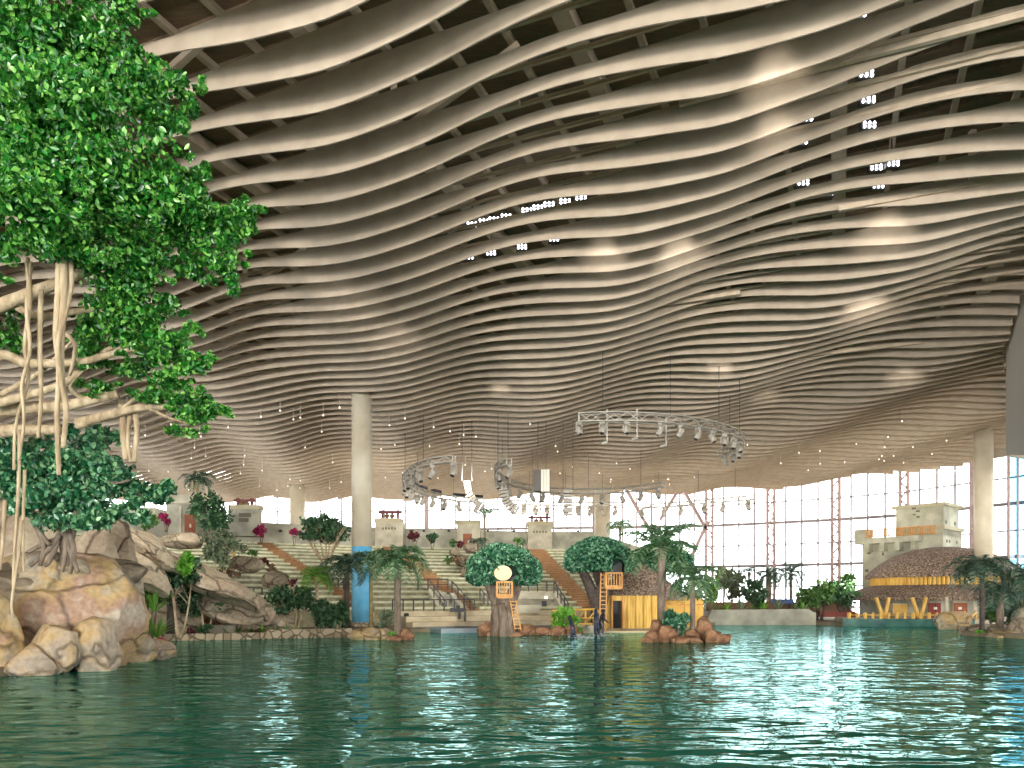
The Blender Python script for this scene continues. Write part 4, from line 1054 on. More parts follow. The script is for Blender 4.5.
limb([(-16.8, 19.2, 4.5), P(-20, 318, 18.5), P(40, 317, 18.5), P(95, 310, 18.5), P(140, 320, 18.5)], (.13, .05))
limb([(-16.8, 19.2, 4), P(-20, 368, 19), P(30, 364, 19), P(80, 362, 19), P(120, 352, 19), P(160, 345, 19)], (.17, .05))
limb([P(-10, 405, 19.5), P(30, 395, 19.5), P(65, 382, 19.5), P(95, 358, 19.3), P(125, 340, 19)], (.13, .05))
limb([P(-20, 412, 20), P(30, 408, 20), P(70, 405, 20), P(100, 398, 20), P(118, 394, 20)], (.2, .1))
limb([P(78, 424, 20.5), P(105, 416, 20.4), P(140, 408, 20.3), P(175, 407, 20.2), P(195, 412, 20.1)], (.16, .06))
limb([P(120, 411, 20.3), P(135, 398, 20.2), P(142, 390, 20.2)], (.06, .03)); limb([P(140, 408, 20.3), P(158, 400, 20.2), P(170, 395, 20)], (.05, .02))
limb([P(150, 409, 20.2), P(170, 418, 20.2), P(190, 424, 20.1)], (.05, .02))
limb([P(-10, 432, 20), P(25, 430, 20), P(60, 430, 20)], (.2, .12)); limb([P(60, 330, 18.5), P(75, 345, 18.6), P(70, 375, 19)], (.07, .04))
limb([P(0, 395, 19.4), P(40, 372, 19.2), P(75, 338, 19)], (.08, .03)); limb([P(85, 400, 20), P(70, 385, 19.6), P(95, 362, 19.2)], (.07, .03))
for pts, r in [([P(27, 258, 17), P(30, 300, 17), P(25, 345, 17.2), P(28, 380, 17.3), P(16, 425, 17.5), P(14, 470, 17.5)], .055), ([P(31, 262, 17), P(27, 310, 17), P(30, 350, 17), P(22, 385, 17.2), P(24, 420, 17.3), P(19, 460, 17.3)], .05),
               ([P(41, 290, 17.2), P(40, 350, 17.2), P(41, 400, 17.3), P(38, 438, 17.3)], .06), ([P(60, 248, 16.8), P(58, 300, 16.8), P(56, 335, 16.9), P(59, 370, 17), P(57, 420, 17), P(59, 475, 17)], .08),
               ([P(63, 250, 16.8), P(64, 300, 16.8), P(61, 345, 16.8), P(62, 380, 17), P(66, 410, 17), P(63, 448, 17)], .085), ([P(70, 255, 16.9), P(71, 285, 16.9), P(65, 315, 16.8), P(58, 345, 16.7), P(62, 385, 16.9), P(67, 408, 17)], .065),
               ([P(20, 430, 17.5), P(18, 500, 17.7), P(14, 560, 17.8), P(13, 600, 17.8)], .045), ([P(25, 470, 17.5), P(23, 530, 17.5), P(24, 572, 17.5)], .04), ([P(22, 520, 17), P(18, 560, 17), P(12, 600, 17), P(13, 618, 17)], .04),
               ([P(5, 500, 17.8), P(3, 540, 17.8), P(0, 570, 17.8)], .05)]:
    limb(pts, (r, r*.6), name='aerial_root')
for pts, r in [([P(122, 400, 20.5), P(123, 430, 20.5), P(126, 460, 20.5)], .1), ([P(130, 412, 20.5), P(128, 440, 20.5), P(131, 462, 20.5)], .06), ([P(135, 413, 20.5), P(137, 430, 20.4), P(134, 462, 20.4)], .08)]:
    limb(pts, (r, r*.8), 'bark_tan', 'aerial_root')
# --- the lower fig behind the boulders
fig2 = thing('fig_tree', 'lower blue-green fig tree with twisted roots standing on the boulders below the large one', 'tree', P(60, 566, 23))
allp = []
for (u, v, ru, rv, Y) in [(55, 470, 70, 32, 22), (20, 452, 34, 24, 21.5), (92, 440, 28, 22, 22), (110, 478, 44, 26, 22), (150, 492, 28, 14, 22.5), (60, 505, 60, 22, 21.8), (15, 505, 28, 22, 21.3), (110, 512, 36, 16, 22), (85, 525, 30, 10, 21.8), (135, 505, 20, 12, 22), (168, 486, 14, 9, 22.5)]:
    c = P(u, v, Y); rx = ru/F*Y; rz = rv/F*Y; allp.append(ell_pts(c, (rx, (rx+rz)*.5, rz), int(ru*rv*2.0), .1, max(6, int(ru*rv/60))))
leaf_cloud('foliage', np.concatenate(allp), .14, 'fig_leaf_low', fig2, droop=.7, shape=1.35)
for pts, r in [([P(66, 566, 23), P(62, 530, 22.8), P(50, 490, 22.5), P(20, 460, 22)], (.16, .05)), ([P(60, 560, 23), P(40, 535, 22.8), P(30, 500, 22.5)], (.12, .05)), ([P(65, 562, 23), P(85, 500, 22.5), P(120, 495, 22.3), P(160, 490, 22.5)], (.12, .04)), ([P(72, 520, 22), P(95, 480, 22), P(120, 470, 22)], (.08, .03)), ([P(75, 465, 22), P(110, 482, 21.6), P(130, 480, 21.6)], (.06, .03))]:
    limb(pts, r, 'bark_grey', 'branch', fig2)
for a, b, c in [((66, 528), (66, 548), (62, 572)), ((64, 530), (70, 550), (78, 572)), ((60, 535), (48, 550), (30, 566)), ((55, 540), (42, 545), (28, 552)), ((68, 530), (74, 550), (70, 574)), ((58, 540), (50, 560), (44, 566)), ((35, 515), (44, 545), (40, 566)), ((28, 510), (38, 530), (50, 545))]:
    limb([P(*a, 22.7), P(*b, 22.5), P(*c, 22.4)], (.09, .06), 'bark_grey', 'root', fig2)

# ------------------------------------------------------------------ rocks, left group
def rk(u0, u1, v0, v1, Y, label, m, seed, sub=5, depth=1, name='boulder', group=None, **k):
    rx = (u1-u0)/2/F*Y; zt, zb = PZ(v0, Y), PZ(v1, Y); rz = (zt-zb)/2
    o = boulder(name, (GX((u0+u1)/2, Y), Y, (zt+zb)/2), (rx*1.2, rx*depth*1.2, rz*1.22), m, seed, sub, **k); return tag(o, label, 'rock', group)
rk(10, 133, 563, 668, 25.5, 'largest boulder, pale tan and yellow, overhanging the water at the left', 'rock_warm', 12, 6, .8, under=.28, planes=12, nz=.09, cut=(.82, 1.05), box=.62)
rk(-75, 12, 590, 690, 22.2, 'pale boulder cut off by the left edge of the view, at the water', 'rock_warm', 23, 5, .8, planes=16)
rk(8, 52, 648, 684, 22.4, 'small low boulder at the foot of the largest one, next to the left edge', 'rock_front', 25, 5, .8)
rk(34, 76, 624, 680, 22.9, 'grey-topped boulder left of the rounded one, leaning on the largest boulder', 'rock_front', 31, 5, .8)
rk(68, 115, 622, 676, 23.6, 'rounded pale boulder in front of the largest one, at the waterline', 'rock_front', 37, 5, .8)
rk(110, 150, 634, 668, 27, 'low ledge boulder right of the largest one, at the waterline', 'rock_warm', 41, 5, .9)
rk(138, 175, 642, 664, 28.4, 'smallest flat boulder at the right tip of the left rocks', 'rock_front', 43, 5, .8)
rk(84, 142, 561, 584, 27.5, 'flat grey boulder lying on top of the largest one', 'rock_grey', 47, 5, .8)
rk(48, 92, 556, 585, 24.6, 'yellowish flat-topped boulder under the fig roots', 'rock_warm', 51, 5, .7)
rk(-40, 60, 562, 610, 25, 'wide greenish-grey boulder at the top left of the rock group', 'rock_grey', 55, 5, .7)
rk(-60, 70, 500, 650, 31, 'large shaded rock wall behind the fig roots', 'rock_ridge', 57, 5, .4)
rk(60, 120, 524, 662, 31, 'brown rock outcrop right of the fig roots', 'rock_ridge', 61, 5, .6)
rk(96, 142, 532, 652, 33, 'reddish-brown rock between the fig tree and the ridge', 'rock_ridge', 65, 5, .7)
# the diagonal ridge
def slabrock(a, b, th, Y, dep, label, seed, m='rock_ridge', sub=5):
    A, B = P(*a, Y), P(*b, Y+2.5); c = (A+B)/2; L_ = (B-A).length/2; tilt = math.atan2(A.z-B.z, B.x-A.x)
    o = boulder('rock_slab', c, (L_*1.15, dep, th/2/F*Y*1.25), m, seed, sub, tilt=tilt, planes=18, nz=.1); return tag(o, label, 'rock')
slabrock((120, 530), (178, 566), 18, 38, 2.2, 'long sloping rock slab at the top of the diagonal ridge', 71)
slabrock((112, 548), (172, 588), 22, 37, 2, 'second rock slab of the ridge, under the top one', 73)
slabrock((168, 560), (262, 606), 24, 41, 2.4, 'long sloping rock slab in the middle of the diagonal ridge', 75)
slabrock((180, 585), (275, 618), 34, 42.5, 2.4, 'broad cracked rock slab below the middle of the ridge', 77)
rk(212, 276, 594, 640, 46, 'big rounded brown rock at the lower right end of the ridge', 'rock_ridge', 79, 5, .6)
rk(120, 200, 575, 645, 43, 'brown rock face behind the left bank palms', 'rock_ridge', 81, 5, .4)
rk(150, 230, 590, 645, 45, 'shaded brown rock behind the mural panel', 'rock_brown', 83, 5, .4)
rk(262, 300, 612, 640, 47, 'small brown rock right of the ridge foot', 'rock_ridge', 85, 4, .6)
rk(162, 204, 532, 548, 60, 'rounded mossy boulder below the brown door at the upper left', 'rock_grey', 87, 4, .6)
rk(232, 262, 556, 572, 56, 'low brown boulder under the grey-green shrub on the seating', 'rock_grey', 89, 4, .6)
rk(262, 286, 572, 588, 54, 'brown boulder at the end of the planted strip on the seating', 'rock_grey', 91, 4, .6)
# palm rock islands
for a in [(349, 384, 628, 644, 42.3, 'angular tan boulder at the foot of the blue column, leftmost of three', 101), (372, 394, 627, 643, 42.6, 'flat-topped tan boulder between the blue column and the palm', 103), (398, 413, 629, 643, 42, 'round reddish boulder right of the front palm trunk', 107), (388, 402, 636, 644, 41.6, 'tiny brown rock at the front palm foot', 109)]:
    rk(*a[:5], a[5], 'rock_warm' if a[6] < 105 else 'rock_brown', a[6], 4, .7)
for a in [(477, 495, 623, 639, 47, 'dark round rock left of the round tree trunk', 111), (492, 521, 631, 639, 46.6, 'low dark rock under the round tree trunk', 112), (518, 538, 625, 638, 48, 'reddish rock just right of the ladder', 113), (535, 553, 628, 638, 47.8, 'red-brown rock left of the bright bush', 115), (550, 568, 627, 638, 47.5, 'red-brown rock in front of the bright bush', 117), (564, 583, 626, 638, 47.6, 'red-brown rock behind the wading person', 119)]:
    rk(*a[:5], a[5], 'rock_brown', a[6], 4, .7)
for a in [(648, 664, 622, 642, 41, 'tall brown rock at the left of the palm island', 121), (645, 662, 632, 645, 40, 'low brown rock at the left front of the palm island', 122), (657, 676, 627, 645, 39.6, 'rounded pale-brown rock at the front of the palm island', 123), (672, 700, 636, 646, 39.3, 'long flat rock along the front of the palm island', 125),
          (696, 713, 619, 645, 41, 'tallest brown rock of the palm island, right of the slim palm', 127), (706, 722, 629, 646, 39.8, 'brown rock near the right end of the palm island', 129), (716, 731, 634, 646, 39.6, 'small rock at the right tip of the palm island', 131), (684, 700, 630, 642, 40.5, 'small rounded rock under the slim palm trunk', 133), (640, 652, 638, 646, 39.4, 'smallest rock at the left tip of the palm island', 135)]:
    rk(*a[:5], a[5], 'rock_brown', a[6], 4, .8)
rk(934, 972, 613, 632, 57, 'long smooth tan rock in the water before the brown door', 'rock_warm', 141, 5, .5)
for a in [(962, 986, 625, 640, 47, 'grey rock left of the right-hand palm trunk', 143), (984, 1008, 626, 640, 47.5, 'grey rock right of the right-hand palm trunk', 145), (984, 1030, 632, 645, 45, 'long low tan rock along the water at the right edge', 147), (1008, 1040, 618, 642, 46, 'steep grey rock at the right edge under the dark shrubs', 149), (1020, 1080, 600, 645, 48, 'large rock cut off by the right edge', 151)]:
    rk(*a[:5], a[5], 'rock_grey' if a[6] in (143, 145, 149) else 'rock_warm', a[6], 4, .7)
for i, (u, v, r) in enumerate([(462, 560, 7), (472, 566, 8), (466, 574, 7), (478, 556, 7), (455, 552, 5), (470, 548, 6), (484, 570, 6)]):
    Y = 74; rk(u-r, u+r, v-r*.7, v+r*.8, Y-i*.6, 'pale boulder in the rock garden on the seating, left of the round tree', 'rock_grey', 160+i, 3, .8, group='boulders of the rock garden')

# ------------------------------------------------------------------ palms
palm(661.5, 640, 548, 42, 8.5, 2.9, 'tallest palm, thick grey trunk on the rock island by the hut', n=24, droop=1.2, el=(-.25, 1.25), seed=1, zb=.3)
palm(692.5, 640, 579, 41, 5.5, 2.1, 'slim palm on the right side of the rock island', n=24, droop=1.5, el=(-.3, 1.1), seed=2, m='frond', zb=.3)
palm(397.5, 640, 562, 42, 7, 2.35, 'palm with a grey trunk and feathery crown in front of the blue column', n=24, droop=1.9, el=(-.1, 1.2), seed=3, zb=.3)
palm(347, 633, 566, 47, 5.5, 2.3, 'dark-trunked palm just left of the blue column', n=18, droop=2.0, el=(0, 1.1), m='frond_dark', bark='bark_dark', seed=4, zb=.3)
palm(371, 632, 562, 47.5, 4, 1.9, 'slender green palm touching the right side of the blue column', n=16, droop=2.2, el=(.2, 1.3), m='frond', bark='bark_moss', seed=5, zb=.3)
palm(317, 636, 577, 46.5, 3.6, 1.85, 'small bright palm with a thin pale trunk left of the dark-trunked palm', n=14, droop=1.9, el=(0, 1.2), m='frond_bright', bark='bark_tan', seed=6, zb=.3)
palm(197, 515, 481, 70, 3, 2.1, 'high palm rising above the dark tree at the upper left', n=18, droop=1.7, el=(0, 1.1), m='frond_dark', bark='bark_moss', seed=7)
palm(982, 634, 568, 46, 4.6, 2.5, 'palm with a slim dark trunk in front of the thatched building', n=22, droop=1.7, el=(-.1, .95), m='frond_dark', bark='bark_dark', seed=8, zb=.3)
palm(1000, 636, 590, 47.5, 7, 2.3, 'dark palm with drooping fronds second from the right edge', n=20, droop=1.8, el=(-.3, .9), m='frond_dark', bark='bark_grey', seed=9, zb=.3)
palm(1034, 640, 575, 45.5, 6, 2.6, 'palm cut off by the right edge, only fronds in view', n=20, droop=1.7, el=(-.2, 1), m='frond_dark', bark='bark_dark', seed=10, zb=.3)
palm(620, 560, 526, 78, 2.6, 2.2, 'small far palm between the round-topped trees in front of the windows', n=14, droop=1.8, seed=11, m='frond')
palm(770, 611, 576, 75, 3, 2.2, 'left of the two far palms behind the retaining wall', n=18, droop=2.0, el=(-.2, 1.4), seed=12, m='frond_dark')
palm(791, 611, 574, 77, 3, 2.4, 'right of the two far palms behind the retaining wall', n=18, droop=1.9, el=(-.2, 1.4), seed=13, m='frond_dark')
palm(749, 611, 572, 79, 2.4, 1.8, 'thin far palm left of the two palms behind the retaining wall', n=12, droop=1.5, seed=14, m='frond_dark')
palm(485, 549, 514, 84, 1.6, 1.9, 'thin palm in front of the windows above the brown doorway', n=11, droop=1.5, seed=15, m='frond')
palm(478, 552, 543, 76, 2.4, 1.7, 'low dark palm in the rock garden on the seating', n=12, droop=1.8, seed=16, m='frond_dark', name='palm_tree')
palm(171, 636, 572, 41.5, 8, 1.7, 'thick-trunked tree fern with broad dark leaves on the left bank', n=16, droop=1.9, el=(-.2, 1.2), m='frond_dark', bark='bark_dark', seed=17, name='tree_fern', zb=.3)
# ------------------------------------------------------------------ left bank plants
spiky(154, 612, 26, 37, 24, 'leaf_bright', 'bright green spiky plant, upper of two beside the largest boulder', wl=.035)
spiky(157, 638, 28, 36, 26, 'leaf_bright', 'bright green spiky plant, lower of two beside the largest boulder', wl=.035)
spiky(120, 580, 16, 33, 14, 'leaf_grey', 'pale spiky plant in the shade behind the flat grey boulder', wl=.04)
shrub(160, 643, 7, 6, 32, 260, .1, 'petal', 'pink flowering plant at the right tip of the left rocks', 'flowers', name='flowering_plant')
t = twig_tree(205, 634, 592, 29, 26, 42.5, 2600, .17, 'leaf_dark', 'broad dark-leaved tree with thin pale stems behind the mural panel', bark='bark_tan', stems=5, zb=.3, spread=.6)
twig_tree(180, 634, 574, 26, 20, 40.5, 1700, .2, 'leaf_dark', 'dark large-leaved shrub crown behind the tree fern', bark='bark_tan', stems=3, zb=.3)
twig_tree(150, 634, 590, 20, 16, 39, 1100, .17, 'leaf_mid', 'green shrub behind the two spiky plants', cat='shrub', name='shrub', stems=3, zb=.3)
shrub(185, 561, 9, 14, 39.5, 260, .28, 'leaf_bright', 'bright green large-leaved plant on the ridge above the tree fern')
shrub(204, 629, 8, 7.5, 42, 420, .11, 'leaf_dark', 'small round dark shrub on the left stone wall')
shrub(190, 632, 5, 5, 42, 160, .09, 'leaf_maroon', 'small reddish plant left of the round dark shrub')
shrub(232, 607, 9, 6, 43.5, 200, .15, 'leaf_grey', 'small pale-leaved sapling in front of the ridge foot')
spiky(176, 635, 12, 41.5, 12, 'leaf_mid', 'short green tuft left of the small red plant', wl=.05)
for i, u in enumerate((228, 238, 250, 262, 274, 286, 298)):
    spiky(u, 634, 11+2*(i % 2), 43.6+.15*i, 12, 'leaf_mid' if i % 3 else 'leaf_bright', 'low green tuft planted along the top of the stone wall', wl=.06, group='tufts along the stone wall')
t = twig_tree(222, 576, 547, 23, 19, 52, 2000, .17, 'leaf_grey', 'round grey-green shrub on many thin stems above the ridge', bark='bark_tan', stems=6, sr=.05, spread=.4)
shrub(230, 570, 13, 9, 55, 500, .12, 'leaf_brown', 'dry brown bush under the grey-green round shrub')
twig_tree(212, 545, 511, 22, 20, 68, 2400, .24, 'leaf_dark', 'dark bushy tree beside the brown door at the upper left', stems=3, bark='bark_grey', clump=22)
twig_tree(326, 562, 529, 28, 15, 66, 3000, .24, 'leaf_dark', 'wide dark tree with bare stems on the upper seating', stems=9, bark='bark_tan', spread=.8, clump=40, sr=.08)
twig_tree(294, 634, 600, 25, 15, 46.5, 2200, .19, 'leaf_dark', 'low spreading tree with glossy leaves and forked pale stems near the water', stems=5, bark='bark_tan', zb=.3, spread=.6)
twig_tree(325, 634, 614, 16, 14, 46, 1100, .24, 'leaf_dark', 'dense large-leaved shrub left of the dark-trunked palm', cat='shrub', name='shrub', stems=4, bark='bark_tan', zb=.3)
twig_tree(338, 634, 616, 11, 14, 46.3, 700, .24, 'leaf_dark', 'dark upright shrub touching the dark-trunked palm', cat='shrub', name='shrub', stems=3, bark='bark_tan', zb=.3)
twig_tree(386, 636, 618, 12, 13, 46, 900, .11, 'leaf_grey', 'silvery shrub between the blue column and the front palm', cat='shrub', name='shrub', stems=4, zb=.3)
shrub(394, 634, 6, 3.5, 41.8, 160, .12, 'leaf_bright', 'bright green plant at the front palm foot')
for u, v, r, Y, l in ((166, 519, 7.5, 72, 'magenta shrub left of the brown door at the upper left'), (261, 531, 7.5, 76, 'magenta shrub at the top of the left orange aisle'), (294, 533, 6.5, 77, 'magenta shrub left of the wide dark tree')):
    twig_tree(u, v+13, v, r, r*.9, Y, 420, .2, 'leaf_magenta', l, cat='shrub', name='magenta_shrub', stems=3, sr=.05, clump=12)
twig_tree(414, 549, 536, 8, 5.5, 82, 420, .2, 'leaf_maroon', 'round maroon shrub left of the green one on the top landing', cat='shrub', name='shrub', stems=3, sr=.05)
twig_tree(432, 549, 538, 7, 5.5, 82, 420, .2, 'leaf_dark', 'round dark green shrub right of the maroon one on the top landing', cat='shrub', name='shrub', stems=3, sr=.05)
shrub(452, 543, 6, 4, 82, 200, .2, 'leaf_mid', 'small green shrub left of the brown doorway block')
shrub(517, 541, 5, 4, 85, 160, .2, 'leaf_mid', 'left of two small green shrubs at the top of the right seating')
shrub(524, 542, 4, 4, 85, 160, .2, 'leaf_dark', 'right of two small green shrubs at the top of the right seating')
shrub(498, 545, 5, 2.5, 84, 120, .18, 'leaf_maroon', 'low reddish plant right of the thin palm')
shrub(148, 520, 12, 10, 66, 500, .2, 'leaf_mid', 'green shrub left of the first magenta shrub')
for i, (u, v) in enumerate(((242, 548), (252, 553), (264, 562), (272, 568), (284, 577), (292, 582))):
    shrub(u, v, 6, 4, 60-i*1.2, 170, .16, ['leaf_brown', 'leaf_mid', 'leaf_maroon'][i % 3], 'low plant in the strip running down the left seating', group='plants in the seating strip')
for i, (u, v) in enumerate(((456, 558), (474, 577), (460, 545), (483, 552), (448, 560))):
    shrub(u, v, 6, 4, 72, 170, .18, ['leaf_brown', 'leaf_mid', 'leaf_maroon'][i % 3], 'small dry plant in the rock garden on the seating', group='plants in the rock garden')
for u, v0, v1 in ((234, 558, 544), (221, 583, 568)):
    q = P(u, v0, 56); tag(MB().beam(q, P(u, v1, 56), .16).build('marker_post', 'bamboo'), 'yellow post on the upper edge of the ridge' if u < 230 else 'yellow post beside the grey-green round shrub', 'post')
# ------------------------------------------------------------------ tree houses
def dome_tree(c, r, n, label, base, size=.2, m='leaf_blue', hole=None):
    t = thing('round_tree', label, 'tree', base)
    pts = rng.normal(size=(n, 3)); pts /= np.linalg.norm(pts, axis=1)[:, None]
    pts = pts[pts[:, 2] > -.62]
    out = pts.copy(); lump = np.array([noise.noise(Vector(p*2.4)) for p in pts])
    q = pts*(1+.13*lump[:, None]+rng.uniform(-.04, .03, len(pts))[:, None]); q[:, 2] = np.maximum(q[:, 2], -.5+.1*lump)
    q = q*np.array(r)+np.array(c)
    if hole is not None:
        d = np.linalg.norm((q-np.array(hole[0]))[:, [0, 2]], axis=1); q_keep = (d > hole[1]) | (q[:, 1] > c[1]); q = q[q_keep]; out = out[q_keep]
    leaf_cloud('foliage', q, size, m, t, droop=.5, outward=out)
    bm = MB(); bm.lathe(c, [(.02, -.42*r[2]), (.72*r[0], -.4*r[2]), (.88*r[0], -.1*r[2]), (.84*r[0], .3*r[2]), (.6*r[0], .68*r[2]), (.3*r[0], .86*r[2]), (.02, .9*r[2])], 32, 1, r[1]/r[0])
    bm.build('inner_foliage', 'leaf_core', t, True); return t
Y = 47.5; c = P(503.5, 571, Y)
t = dome_tree(c, (36/F*Y, 2.0, 25/F*Y), 9000, 'round-topped tree with a wooden disc and balcony set in its crown', P(503, 637, 46.9), hole=(P(509, 574, Y), .55))
b = P(503, 638, 46.9)
def trunk(t, segs, m='bark_grey'):
    for pts, r in segs: MB().tube(catmull(pts, 4), [r[0]+(r[1]-r[0])*(i/(4*(len(pts)-1)))**.7 for i in range(4*(len(pts)-1)+1)], 10).build('trunk', m, t, True)
trunk(t, [([P(503, 640, 46.9), P(502, 620, 46.9), P(504, 604, 46.9), P(505, 594, 46.9)], (.82, .6)), ([P(500, 606, 46.9), P(493, 592, 46.9), P(488, 578, 47)], (.5, .3)), ([P(507, 606, 46.9), P(514, 592, 46.9), P(519, 578, 47)], (.5, .3)),
          ([P(496, 640, 46.6), P(498, 622, 46.4), P(496, 606, 46.5)], (.42, .3)), ([P(511, 640, 46.5), P(508, 622, 46.3), P(511, 604, 46.5)], (.42, .28)), ([P(503, 640, 46.1), P(504, 622, 46.0), P(501, 604, 46.3)], (.4, .25))])
q = P(503, 573, 45.3); mb = MB()
for k in range(40): pass
n = 32; R_ = 8.8/F*45.3
mb.add([q+Vector((R_*math.cos(2*PI*i/n), 0, R_*.86*math.sin(2*PI*i/n))) for i in range(n)]+[q+Vector((R_*math.cos(2*PI*i/n), .25, R_*.86*math.sin(2*PI*i/n))) for i in range(n)], [tuple(range(n)), tuple(range(2*n-1, n-1, -1))]+[(i, n+i, n+(i+1) % n, (i+1) % n) for i in range(n)])
mb.build('wooden_disc', 'wood_pale', t)['label'] = 'pale round wooden disc'
MB().box(P(506, 584, 46), P(519, 566, 46.6)).build('hollow', 'black', t)
def balcony(t, u0, u1, v0, v1, Y, dep=1.1):
    a, b_ = P(u0, v1, Y), P(u1, v0, Y)
    bl = MB().box((a.x, Y, a.z-.08), (b_.x, Y+dep, a.z+.08)).build('balcony_floor', 'wood', t)
    mb = MB()
    for x0, x1, y0, y1 in ((a.x, b_.x, Y, Y), (a.x, a.x, Y, Y+dep), (b_.x, b_.x, Y, Y+dep)):
        for z in (a.z+.12, b_.z): mb.beam((x0, y0, z), (x1, y1, z), .09)
    mb.build('rail', 'wood', t)
    for k in range(7):
        x = a.x+(b_.x-a.x)*k/6; MB().beam((x, Y, a.z), (x, Y, b_.z), .05 if k % 6 else .12).build('baluster', 'wood', t)
    for k in range(1, 4):
        for x in (a.x, b_.x): MB().beam((x, Y+dep*k/3, a.z), (x, Y+dep*k/3, b_.z), .05).build('baluster', 'wood', t)
balcony(t, 497, 512, 582, 597, 45.2)
def ladder(t_or_label, u0, v0, u1, v1, Y, w=.35, n=9):
    a, b_ = P(u0, v0, Y), P(u1, v1, Y+.2); t = thing('ladder', t_or_label, 'ladder', b_)
    for sg in (-1, 1): MB().beam(a+Vector((sg*w/2, 0, 0)), b_+Vector((sg*w/2, 0, 0)), .07).build('side_rail', 'wood', t)
    for k in range(n):
        p = a.lerp(b_, (k+.5)/n); MB().beam(p-Vector((w/2, 0, 0)), p+Vector((w/2, 0, 0)), .06).build('rung', 'wood', t)
ladder('wooden ladder leaning on the round-topped tree with the disc', 513, 600, 518, 630, 46)
Y = 51; c = P(599, 560, Y)
t = dome_tree(c, (33/F*Y, 2.1, 21/F*Y), 7500, 'round-topped tree with twisted trunk and balcony, left of the hut roof', P(595, 634, 51), hole=(P(616, 568, Y), .5))
trunk(t, [([P(598, 636, 51), P(597, 610, 51), P(592, 592, 51), P(585, 576, 51), P(582, 570, 51)], (.5, .28)), ([P(598, 636, 51.2), P(600, 610, 51.2), P(603, 590, 51.2), P(597, 572, 51.2)], (.55, .35)), ([P(596, 600, 51), P(602, 585, 50.8), P(606, 572, 51)], (.35, .3))], 'bark_dark')
MB().box(P(613, 576, 49.6), P(621, 563, 50)).build('hollow', 'black', t)
balcony(t, 606, 622, 573, 588, 49)
ladder('wooden ladder hanging from the balcony beside the hut', 604, 573, 602.5, 632, 49.1, .4, 14)
Y = 58; c = P(660, 562, Y)
t = dome_tree(c, (30/F*Y, 2.2, 17/F*Y), 6000, 'round-topped tree behind the tallest palm', P(665, 632, Y), size=.24)
trunk(t, [([P(665, 632, Y), P(664, 600, Y), P(660, 572, Y)], (.5, .4))], 'bark_dark')
twig_tree(684, 630, 597, 26, 17, 56.5, 1700, .24, 'leaf_dark', 'dark bushy tree behind the slim palm and bamboo screen', stems=2, zb=.3)
twig_tree(565, 634, 617, 14, 14, 48.5, 1700, .15, 'leaf_bright', 'bright yellow-green bush on the red rocks left of the hut', cat='bush', name='bush', stems=4, zb=.3)
shrub(578, 629, 4, 4, 47.4, 120, .12, 'leaf_bright', 'tiny bright plant behind the wading person')
twig_tree(676, 640, 624, 15, 13, 40.6, 2000, .17, 'leaf_blue', 'dense glossy green shrub between the two island palms', cat='shrub', name='shrub', stems=4, zb=.3)
# ------------------------------------------------------------------ plants at the far right
for a in ((734, 583, 15, 17, 80, 'leaf_grey', 'pale bushy tree at the left end of the retaining wall'), (757, 592, 13, 14, 74, 'leaf_dark', 'dark round shrub below the left of the two far palms'), (722, 578, 9, 10, 84, 'leaf_mid', 'small green tree between the slim palm and the pale bushy tree')):
    twig_tree(a[0], 611, a[1], a[2], a[3], a[4], 1500, .26, a[5], a[6], stems=3, clump=18)
twig_tree(712, 611, 590, 8, 13, 76, 420, .34, 'leaf_bright', 'bright green big-leaved plant behind the bamboo screen', cat='plant', name='broadleaf_plant', stems=3)
twig_tree(806, 611, 600, 14, 10, 71, 700, .24, 'leaf_grey', 'pale low shrub right of the dark blue box', cat='shrub', name='shrub', stems=3)
twig_tree(819, 620, 592, 22, 14, 70, 2400, .24, 'leaf_mid', 'spreading green tree at the right end of the retaining wall', stems=4, bark='bark_dark', sr=.12)
twig_tree(842, 612, 595, 17, 15, 69, 1700, .24, 'leaf_dark', 'dark green tree touching the lower thatched roof', stems=3, bark='bark_dark')
twig_tree(848, 618, 580, 8, 7, 73, 360, .24, 'leaf_mid', 'small tree top between the green trees and the castle', stems=2)
for i, u in enumerate((716, 727, 741, 752, 764, 778, 796, 803)):
    spiky(u, 611, 9+3*(i % 3), 68.5, 12, ['leaf_mid', 'leaf_bright', 'leaf_grey'][i % 3], 'low tuft growing along the top of the retaining wall', wl=.07, group='tufts on the retaining wall')
shrub(1010, 609, 14, 15, 50, 1300, .2, 'leaf_dark', 'dark dense shrub behind the palms at the right edge')
shrub(991, 612, 9, 12, 50.5, 700, .2, 'leaf_mid', 'green shrub between the two right-hand palm trunks')
twig_tree(1022, 626, 598, 8, 11, 52, 420, .18, 'leaf_grey', 'pale bare bush at the right edge', cat='bush', name='bush', stems=3, zb=.3)
for u, v in ((981, 632), (1005, 633)): shrub(u, v, 5, 2, 45.4, 110, .1, 'leaf_bright', 'small green tuft at the slim dark trunk at the right' if u < 990 else 'small green tuft on the rocks at the right edge', name='grass_tuft', cat='plant')
